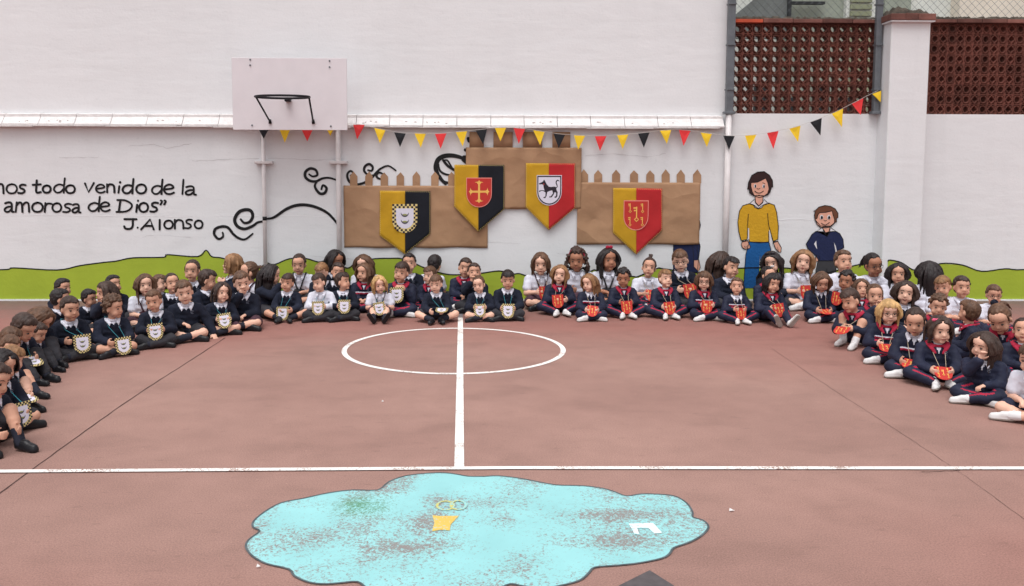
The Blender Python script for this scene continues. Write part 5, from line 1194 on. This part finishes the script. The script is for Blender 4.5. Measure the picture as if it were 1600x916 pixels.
    for k in 'LR':
        d = (J['toe'+k]-J['ank'+k]).normalized(); u = V(J['fup'+k]); u = (u-d*u.dot(d)).normalized(); X = u.cross(-d) if True else None
        X = (-d).cross(u); X.normalize(); Mx = Matrix(((X.x, -d.x, u.x, 0), (X.y, -d.y, u.y, 0), (X.z, -d.z, u.z, 0), (0, 0, 0, 1))); P = J['ank'+k]-u*.030+d*.002
        Mx = Matrix.Translation(P) @ Mx; lo = min((Mx @ v.co).z for v in SHOEV[sk]); 
        if lo < .002: Mx = Matrix.Translation((0, 0, .002-lo)) @ Mx
        part('shoe', SHOES[sk], e, M=Mx)
        part('sock', cached(('sock', k, bk != 'trousers' and sk == 'b', leg, arm, lean), lambda: sock_mesh(J, k, .45 if (bk != 'trousers' and sk == 'b') else .25)), e, [M_SOCKW if sk == 't' else M_SOCKB])
    if extra:
        nm, fn = extra; part(nm, cached(('x', nm), fn), e, M=hm)
    if crd:
        mid = (J['wrL']+J['wrR'])/2+V((0, -.068, -.004)); 
        if arm == 'chin' or arm == 'floor': mid = J['wr'+('L' if arm == 'chin' else 'R')]+V((0, -.04, -.01))
        if cpos: mid = mid+V(cpos)
        card(crd, J, e, mid, tilt, clabel or ('paper shield held by the '+label), s)
    return e
def crest_mesh():
    m = MB(); m.tube([V((.0115*math.cos(t), -.002, .0125*math.sin(t))) for t in np.linspace(.3, 5.6, 14)], .0011, 4); m.tube([V((-.005, -.002, -.006)), V((0, -.002, .008)), V((.006, -.002, -.006))], .0011, 4); m.tube([V((-.003, -.002, 0)), V((.003, -.002, 0))], .0009, 4); return m.mesh('crest', [M_CREST], True)
def bow(c, M_, sz=.016):
    def f():
        m = MB(); c_ = V(c)
        for s in (1, -1): ellmb(m, c_+V((s*sz*.8, 0, 0)), (sz, sz*.45, sz*.7))
        ellmb(m, c_, (sz*.4, sz*.5, sz*.4)); return m.mesh('bow', [M_], True)
    return f
def band(M_, r=1.13):
    def f():
        m = MB(); m.tube([HC+V((math.cos(t)*HR.x*r, -.25*HR.y, math.sin(t)*HR.z*r*1.04)) for t in np.linspace(-.1, math.pi+.1, 14)], .0055, 7); return m.mesh('band', [M_], True)
    return f
def clip(c):
    def f(): m = MB(); ellmb(m, c, (.006, .014, .006)); ellmb(m, V(c)+V((0, .012, -.010)), (.005, .008, .008)); return m.mesh('clip', [M_TRAIN], True)
    return f
def shades():
    m = MB()
    for s in (1, -1): ellmb(m, (s*.028, -.045, .095), (.024, .008, .016))
    m.tube([V((-.06, -.03, .085)), V((-.028, -.05, .10)), V((.028, -.05, .10)), V((.06, -.03, .085))], .003, 5); return m.mesh('sunglasses', [M_GLASS], True)
def pompom():
    rs = random.Random(3); m = MB()
    for i in range(60):
        d = V((rs.gauss(0, 1), rs.gauss(0, 1), rs.gauss(0, 1))).normalized(); ellmb(m, V((-.03, .075, .085))+d*.021, .009*V((1, 1, 1)), n=6, k=4)
    return m.mesh('pompom', [M_NAVY], True)
C = child
# ------------------------------------------------ left wing, front to back
C(4, 547, 668, 62, 'child at far left edge with a black bob and silver hair clip, bare knees', arm='holdlow', hair='gb', hc='k', skin=1, top='jumper', bot='skirt', crd='y', clabel='chequered paper shield hanging edge-on in the lap of the child at far left edge', extra=('hair_clip', clip((.078, .0, .02))), yaw=20, pitch=12)
C(20, 540, 640, 66, 'brown-haired child second from the near left corner, shield tipped flat in the lap', arm='holdlow', hair='b2', hc='l', skin=0, bot='shorts', crd='y', leg='up', tilt=-75, clabel='chequered paper shield tipped flat in the near left corner', yaw=14, pitch=14, lean=.7)
C(16, 524, 618, 66, 'brown-haired child in profile, third from the near left corner', xb=0, arm='holdlow', hair='b1', hc='b', skin=1, bot='shorts', yaw=0, pitch=14, lean=.7, leg='upfar')
C(18, 511, 600, 70, 'brown-haired child at the left edge behind three others', arm='lap', hair='b2', hc='b', skin=1, bot='trousers', yaw=14, pitch=16, lean=.7, leg='upfar')
C(38, 492, 590, 62, 'dark-haired boy at far left bowing his head over a pale card', arm='hold', hair='b1', hc='d', skin=1, bot='trousers', pitch=32, lean=1.0, leg='upfar', crd='y', tilt=-70, clabel='pale card held flat by the bowing dark-haired boy at far left')
C(66, 483, 566, 52, 'child with long brown hair falling over a bowed face, far left', arm='lap', hair='g1', hc='b', skin=1, bot='trousers', pitch=38, yaw=20, lean=1.0, leg='upfar')
C(94, 451, 530, 75, 'black-haired boy with a white collar turned towards the wall, far left', arm='lap', hair='b1', hc='k', skin=1, yaw=40, pitch=0, lean=.4)
C(-8, 566, 700, 66, 'child half outside the left edge, lowest of the left wing, one bare knee up', arm='holdlow', leg='up', hair='b1', hc='d', skin=1, bot='shorts', yaw=20, pitch=16, lean=.7)
C(60, 505, 578, 66, 'brown-haired child bent low between the two bowed heads at far left', arm='lap', hair='b1', hc='d', skin=1, yaw=14, pitch=24, lean=1.0, leg='upfar')
C(140, 452, 520, 48, 'dark-haired child in shadow between the staring boy and the curly one at left', arm='lap', hair='b1', hc='k', skin=1, yaw=28)
C(99, 435, 508, 60, 'black-haired child rearmost at far left, only eyes and hair showing', arm='lap', hair='b1', hc='k', skin=1, yaw=20, pitch=0, lean=.4)
C(110, 463, 556, 38, 'short-haired boy at left staring right with a shield on teal cord', arm='hold', hair='b1', hc='d', skin=1, crd='y', clabel='chequered paper shield held at an angle by the staring short-haired boy at left', yaw=10, cpos=(.04, -.02, -.01))
C(164, 440, 522, 10, 'dark-haired girl at left with a fringe, looking left past a friend', arm='chin', hair='gf', hc='d', skin=1, yaw=-50, lean=.4, bot='skirt')
C(178, 430, 503, 30, 'black-haired boy rearmost behind the curly-haired child at left', arm='lap', hair='b1', hc='k', skin=1, yaw=25)
C(178, 462, 549, 35, 'curly brown-haired child in profile at left with a bare knee', arm='holdlow', hair='bc', hc='b', skin=1, yaw=38, bot='shorts', crd='y', clabel='chequered paper shield held by the curly brown-haired child at left', cpos=(.03, -.03, -.02), tilt=-14)
C(227, 428, 510, 15, 'girl in white shirt and pinafore at left with long brown hair', arm='lap', hair='g1', hc='b', skin=0, top='pinafore', bot='burgundy', yaw=0)
C(240, 453, 536, 18, 'boy with cropped brown hair and raised eyebrows, left wing front', arm='hold', hair='b1', hc='b', skin=1, crd='y', clabel='chequered paper shield held by the boy with cropped brown hair, left wing', mouth='o', roll=-8)
C(250, 429, 499, 60, 'brown-haired child glimpsed in profile behind the pinafore girl at left', arm='lap', hair='b2', hc='b', skin=0, yaw=10)
C(269, 427, 505, 20, 'girl with tied-back hair in shadow beside the staring fair boy, left wing', arm='lap', hair='gp', hc='d', skin=1)
C(288, 438, 527, 22, 'fair boy with swept brown hair leaning on one hand, left wing', arm='floor', hair='b3', hc='b', skin=0, bot='shorts', lean=.6)
C(300, 406, 488, 14, 'girl with tied hair and white collar, rear of the left wing above the fair boy', arm='lap', hair='gp', hc='d', skin=1)
C(325, 421, 502, 70, 'dark-haired boy with his back half turned, left wing second row', arm='lap', hair='b2', hc='d', skin=1, yaw=35, lean=.5)
C(347, 441, 518, 26, 'small girl with wispy brown hair fiddling with a folded shield, left wing', arm='hold', hair='gb', hc='d', skin=0, bot='burgundy', crd='y', tilt=-20, clabel='chequered paper shield turned edge-on in the hands of the wispy-haired small girl', roll=8)
C(362, 397, 480, -62, 'laughing girl in profile with light brown hair, back row at left', arm='up', hair='gb', hc='l', skin=0, mouth='s', yaw=-10)
C(378, 424, 510, 10, 'child holding a hand up before the face, left of the centre', arm='chin', hair='b3', hc='b', skin=0, yaw=20, bot='burgundy')
C(388, 409, 490, -35, 'girl in white short sleeves and dark pinafore seen from the side, back row at left', arm='lap', hair='gp', hc='b', skin=1, top='pinafore', bot='burgundy', yaw=-25, xb=390)
C(425, 413, 494, 62, 'girl with long dark hair hiding her face, left of the first smiling pinafore girl', arm='chin', hair='g2', hc='k', skin=0, yaw=25, bot='skirt', pitch=8)
# ------------------------------------------------ centre left
C(449, 427, 497, 4, 'dark-haired boy with bare knees and a big navy jumper, front row left of centre', arm='holdlow', hair='b2', hc='d', skin=1, bot='shorts', crd='y', clabel='chequered paper shield held low by the boy with bare knees and big jumper', leg='crossout', cpos=(-.02, 0, -.02))
C(467, 397, 474, 0, 'smiling dark-haired girl in white shirt and navy straps, back row', arm='lap', hair='gp', hc='d', skin=1, top='pinafore', bot='skirt', mouth='s', pitch=8)
C(498, 427, 497, 0, 'boy in a plain white long-sleeved shirt with dark hair, front row', arm='hold', hair='b2', hc='d', skin=0, top='shirt', bot='trousers', crd='y', clabel='chequered paper shield held by the boy in the white shirt', yaw=-28)
C(502, 411, 482, 0, 'brown-haired child behind the boy in the white shirt, only hair showing', arm='lap', hair='b2', hc='l', skin=0, pitch=15)
C(525, 391, 473, 20, 'black-haired child with a silver hair clip looking right, back row', arm='lap', hair='gb', hc='k', skin=2, yaw=35, extra=('hair_clip_small', clip((-.080, -.01, .03))))
C(528, 410, 482, 0, 'dark-haired child peeping over the boy who looks sideways', arm='lap', hair='b1', hc='d', skin=1)
C(536, 426, 496, 12, 'dark-haired boy looking sharply to the right in the front row', arm='hold', hair='b2', hc='d', skin=1, yaw=60, crd='y', clabel='chequered paper shield held upright by the boy looking sharply right', cpos=(0, -.01, .01))
C(568, 398, 474, 0, 'girl with long brown hair down one shoulder, rearmost behind the crimson collar girl', arm='lap', hair='g2', hc='b', skin=0, top='polo', bot='skirt')
C(568, 411, 483, 0, 'girl with a crimson jacket collar left of centre, gazing left', arm='lap', hair='g1', hc='b', skin=1, top='jacket', bot='navy', yaw=-30, xb=568)
C(593, 431, 497, 4, 'smiling blond girl in a white blouse with her legs stretched out', leg='out', arm='hold', hair='gb', hc='g', skin=0, top='pinafore', bot='burgundy', shoe='b', mouth='s', crd='y', clabel='chequered paper shield in the lap of the smiling blond girl', sock='b', roll=-6)
C(627, 409, 489, -2, 'boy in a crimson-collared jacket with a dark fringe, left of the centre line', arm='up', hair='b2', hc='d', skin=1, top='jacketplain', bot='navy', crd='y', clabel='crumpled chequered shield held at chest height by the boy with crimson collar', cpos=(-.02, -.01, -.03), yaw=-12)
C(639, 396, 474, 0, 'black-haired boy in a navy jumper directly under the first pennant tip', arm='lap', hair='b1', hc='k', skin=1)
C(679, 398, 475, 150, 'black-haired child in a white shirt seen from behind, under the paper castle', arm='lap', hair='b2', hc='k', skin=1, top='polo', bot='trousers')
C(671, 416, 485, -20, 'light-haired child with crimson collar half hidden behind the boy with a flat card', arm='lap', hair='b2', hc='b', skin=0, top='jacketplain', bot='navy', yaw=-10)
C(681, 429, 499, 2, 'boy with bare knees balancing a flat white card, left of the centre line', leg='crossout', arm='holdlow', hair='b2', hc='b', skin=0, bot='shorts', crd='y', tilt=-80, clabel='white card tipped flat beside the centre line', yaw=-14, pitch=6, cpos=(.05, -.01, .03))
C(727, 403, 478, 0, 'short-haired boy rear right of the centre line', arm='lap', hair='b1', hc='d', skin=1, top='jacketplain', bot='navy')
C(741, 411, 484, -10, 'child with a hand over the mouth right of the centre line', arm='chin', hair='b1', hc='d', skin=1)
C(748, 431, 497, -2, 'girl with neat parted hair and bare knees right of the centre line', arm='hold', hair='gp', hc='b', skin=0, bot='shorts', crd='y', clabel='chequered paper shield held by the girl with parted hair', cpos=(0, 0, -.02))
C(793.5, 422, 495, -2, 'black-haired boy sitting apart at the right end of the chequered shield group', arm='holdlow', hair='b2', hc='k', skin=1, crd='y', clabel='chequered paper shield held straight by the boy sitting apart', cpos=(0, -.01, -.01), pitch=8)
# ------------------------------------------------ centre right
C(845, 395, 478, 8, 'girl with a dark bob and white shirt under straps, leftmost of the red shield group', arm='hold', hair='gb', hc='b', skin=0, top='pinafore', bot='burgundy', crd='r', clabel='folded red shield in the lap of the leftmost bob-haired girl', shoe='b', yaw=-12)
C(875, 414, 487, 0, 'fair-haired girl with a crimson collar holding a red shield, front left of the red group', arm='hold', hair='g1', hc='l', skin=0, top='jacketplain', bot='navy', crd='r', clabel='red paper shield with keys held by the long fair-haired girl', yaw=-15, leg='crossout', cpos=(-.03, 0, 0))
C(901, 388, 475, 0, 'girl with big dark curls and a red headband', arm='hold', hair='gc', hc='d', skin=2, top='polo', bot='burgundy', extra=('headband', band(M_CRED)), pitch=6, shoe='b')
C(920, 428, 496, -4, 'fair girl in navy turning left with white trainers crossed in front', arm='holdlow', hair='g1', hc='l', skin=0, top='jacket', bot='navy', crd='r', tilt=-38, clabel='red paper shield pinched in the hands of the fair girl turning left', yaw=-48, collar=False)
C(951, 388, 475, 0, 'girl with very long dark hair and a bow, white shirt and straps, against the wall', arm='lap', hair='g2', hc='k', skin=2, top='pinafore', bot='skirt', extra=('hair_bow', bow((0, -.01, .115), M_CRED, .022)), shoe='b')
C(974, 420, 491, 0, 'dark curly-haired boy in a crimson collared jacket', leg='crossout', arm='hold', hair='bc', hc='k', skin=2, top='jacketplain', bot='navy', crd='r', clabel='red paper shield held by the dark curly-haired boy', cpos=(0, -.01, -.03))
C(1014, 403, 479, 0, 'girl in a white polo with a top knot', arm='hold', hair='gn', hc='d', skin=1, top='polo', bot='navy', yaw=-10, pitch=-6, crd='r', tilt=-40, clabel='pink edge of a shield in the hands of the girl with the top knot')
C(1040, 421, 492, 0, 'sandy-haired boy in a crimson collared jacket', leg='crossout', arm='holdlow', hair='b2', hc='l', skin=0, top='jacketplain', bot='navy', crd='r', clabel='curled red shield held by the sandy-haired boy')
C(1063, 390, 475, 0, 'boy with glasses and a navy jumper below the right paper castle', arm='hold', hair='b2', hc='b', skin=0, glasses=True, crd='r', clabel='red paper shield held up by the boy with glasses below the castle', yaw=-15, cpos=(.03, 0, .0))
C(1100, 424, 495, 0, 'child with glasses and a striped tracksuit jacket in the front row', arm='hold', hair='gf', hc='b', skin=0, top='jacket', bot='navy', glasses=True, crd='r', clabel='small red shield held by the child with glasses and striped jacket', yaw=-12, cpos=(-.02, 0, .0), pitch=6)
C(1128, 393, 476, 30, 'child with a dark mane turned away, beside the downpipe', arm='lap', hair='g2', hc='d', skin=0, yaw=40)
C(1143, 401, 482, 0, 'round-faced boy with dark fringe in the second row right of the downpipe', arm='lap', hair='b2', hc='k', skin=1, top='jumper')
C(1151, 434, 500, -2, 'short-haired boy with open mouth and a white chest stripe', leg='crossout', arm='hold', hair='b1', hc='b', skin=1, top='jacket', bot='navy', crd='r', clabel='red paper shield held low by the boy with the white chest stripe', yaw=-16, mouth='o', cpos=(0, 0, -.03), collar=False)
C(1206, 393, 477, -4, 'girl with wavy dark hair and sunglasses on her head', arm='lap', hair='gw', hc='k', skin=0, extra=('sunglasses', shades), yaw=-25)
C(1201, 416, 486, 0, 'small dark-haired girl hidden behind the one with a fringe, white bow', arm='lap', hair='gp', hc='k', skin=1, top='jacketplain', bot='navy', extra=('white_bow', bow((.035, -.02, .105), M_TRAIN, .015)))
C(1208, 427, 501, 4, 'girl with a dark fringe showing the soles of her white trainers', leg='out', arm='hold', hair='gf', hc='k', skin=1, top='jacketplain', bot='navy', crd='r', clabel='red paper shield held by the girl with a dark fringe', roll=4)
# ------------------------------------------------ right wing
C(1255, 387, 478, -6, 'girl with long curly blond hair and a white polo by the painted boy', arm='hold', hair='gw', hc='l', skin=0, top='polo', bot='navyshorts', crd='r', clabel='red shield with keys held by the curly blond girl in white', mouth='o')
C(1318, 389, 480, 2, 'boy in a white polo with his mouth open, below the smaller painted boy', arm='lap', hair='b1', hc='b', skin=1, top='polo', bot='navyshorts', mouth='o', pitch=-6)
C(1365, 396, 484, -10, 'girl with glasses, tied black hair and white polo by the column', arm='lap', hair='gp', hc='k', skin=2, top='polo', bot='navy', glasses=True, pitch=8)
C(1403, 411, 492, -10, 'dark-haired girl peering left at the foot of the column', arm='lap', hair='g2', hc='k', skin=1, top='polo', bot='navy', yaw=-12)
C(1284, 426, 498, -8, 'girl with flowing brown hair looking down at a dark card', arm='holdlow', hair='g1', hc='b', skin=1, top='jacketplain', bot='navy', crd='r', tilt=-78, clabel='dark red card held flat by the girl looking down', pitch=22, collar=False)
C(1322, 424, 500, -55, 'curly black-haired boy in profile, second row of the right wing', arm='up', hair='bc', hc='k', skin=2, top='jacketplain', bot='navy', crd='r', clabel='red shield raised by the curly black-haired boy', collar=False)
C(1346, 436, 508, -12, 'brown-haired girl peeking between the curly boy and the parted-hair girl', arm='lap', hair='gb', hc='b', skin=1, top='jacketplain', bot='navy')
C(1328, 451, 537, -48, 'boy with bare legs drawn up and white trainers, leaning over a red shield', leg='up', arm='shin', hair='b2', hc='d', skin=1, top='jacketplain', bot='navyshorts', shoe='t', crd='r', tilt=-72, clabel='red shield held out flat by the boy with drawn-up bare legs', pitch=14, yaw=-14, lean=1.0, cpos=(0, -.05, .0))
C(1367, 444, 530, -16, 'girl with parted brown hair and white shirt front in the right wing', arm='chin', hair='gp', hc='b', skin=1, top='jacketplain', bot='navy')
C(1389, 468, 560, -26, 'blond child with glasses and a striped tracksuit jacket', arm='hold', hair='gf', hc='g', skin=0, top='jacket', bot='navy', glasses=True, crd='r', tilt=-74, clabel='red shield held flat by the blond child with glasses', cpos=(0, -.06, 0), pitch=6)
C(1415, 439, 528, -14, 'smiling girl with long dark hair, right wing behind the blond child', arm='lap', hair='g2', hc='d', skin=0, top='jumper', bot='navy', mouth='s', collar=False)
C(1451, 409, 500, 160, 'girl with a mass of long black hair seen from behind', arm='lap', hair='g2', hc='k', skin=1, top='polo', bot='navy')
C(1473, 431, 513, -30, 'light brown-haired boy in white looking left, right wing back row', arm='lap', hair='b2', hc='l', skin=1, top='polo', bot='navy', yaw=-20)
C(1503, 431, 515, -12, 'dark-haired boy in a white shirt facing the camera, right wing back row', arm='lap', hair='b1', hc='d', skin=1, top='polo', bot='navy')
C(1553, 445, 520, -4, 'boy with black glasses rearmost at far right', arm='lap', hair='b1', hc='b', skin=1, top='polo', bot='navy', glasses=True)
C(1466, 461, 545, -20, 'curly brown-haired child with the face half hidden, right wing', arm='lap', hair='bc', hc='b', skin=1, top='jacketplain', bot='navy', pitch=8)
C(1513, 470, 562, -115, 'brown-haired boy in a crimson collar turning his back, right wing', arm='lap', hair='b2', hc='b', skin=1, top='jacketplain', bot='navy', yaw=-40)
C(1562, 478, 575, -35, 'child with a navy pompom in brown hair and bowed head at far right', arm='lap', hair='gp', hc='b', skin=1, top='jacketplain', bot='navy', pitch=34, lean=1.0, extra=('pompom', pompom))
C(1430, 482, 582, -34, 'dark-haired girl with a pink card flat on her lap, front of the right wing', arm='holdlow', hair='gp', hc='d', skin=1, top='jacket', bot='navy', crd='r', tilt=-72, clabel='pinkish red shield lying flat on the lap of the dark-haired girl', pitch=14, collar=False)
C(1469, 494, 594, -18, 'girl with a pink bow and open crimson collar, front of the right wing', leg='crossout', arm='holdlow', hair='gb', hc='d', skin=0, top='jacketplain', bot='navy', crd='r', tilt=-60, clabel='red shield slipping under the hands of the girl with the pink bow', extra=('pink_bow', bow((-.055, -.02, .085), M_PINK, .018)))
C(1536, 519, 622, -40, 'long-haired girl with a hand to her mouth, nearest of the seated row at right', arm='chin', hair='g2', hc='d', skin=0, top='jacketplain', bot='navy', pitch=8, yaw=-28, collar=False)
C(1598, 497, 590, -20, 'dark-haired girl cut by the right edge of the picture', arm='lap', hair='gp', hc='d', skin=1, top='jacketplain', bot='navy')
C(1612, 535, 652, -55, 'boy in a white polo and navy shorts at the right edge, nearest the camera', arm='lap', hair='b2', hc='b', skin=0, top='polo', bot='navyshorts', lean=.8)
print('CHILDREN', NK[0], 'body meshes', sum(1 for k in CACHE if k[0] == 'body'), 'tris', sum(len(m.polygons)*2 for k, m in CACHE.items() if hasattr(m, 'polygons'))+sum(len(m.polygons)*2 for m in HAIR.values()))
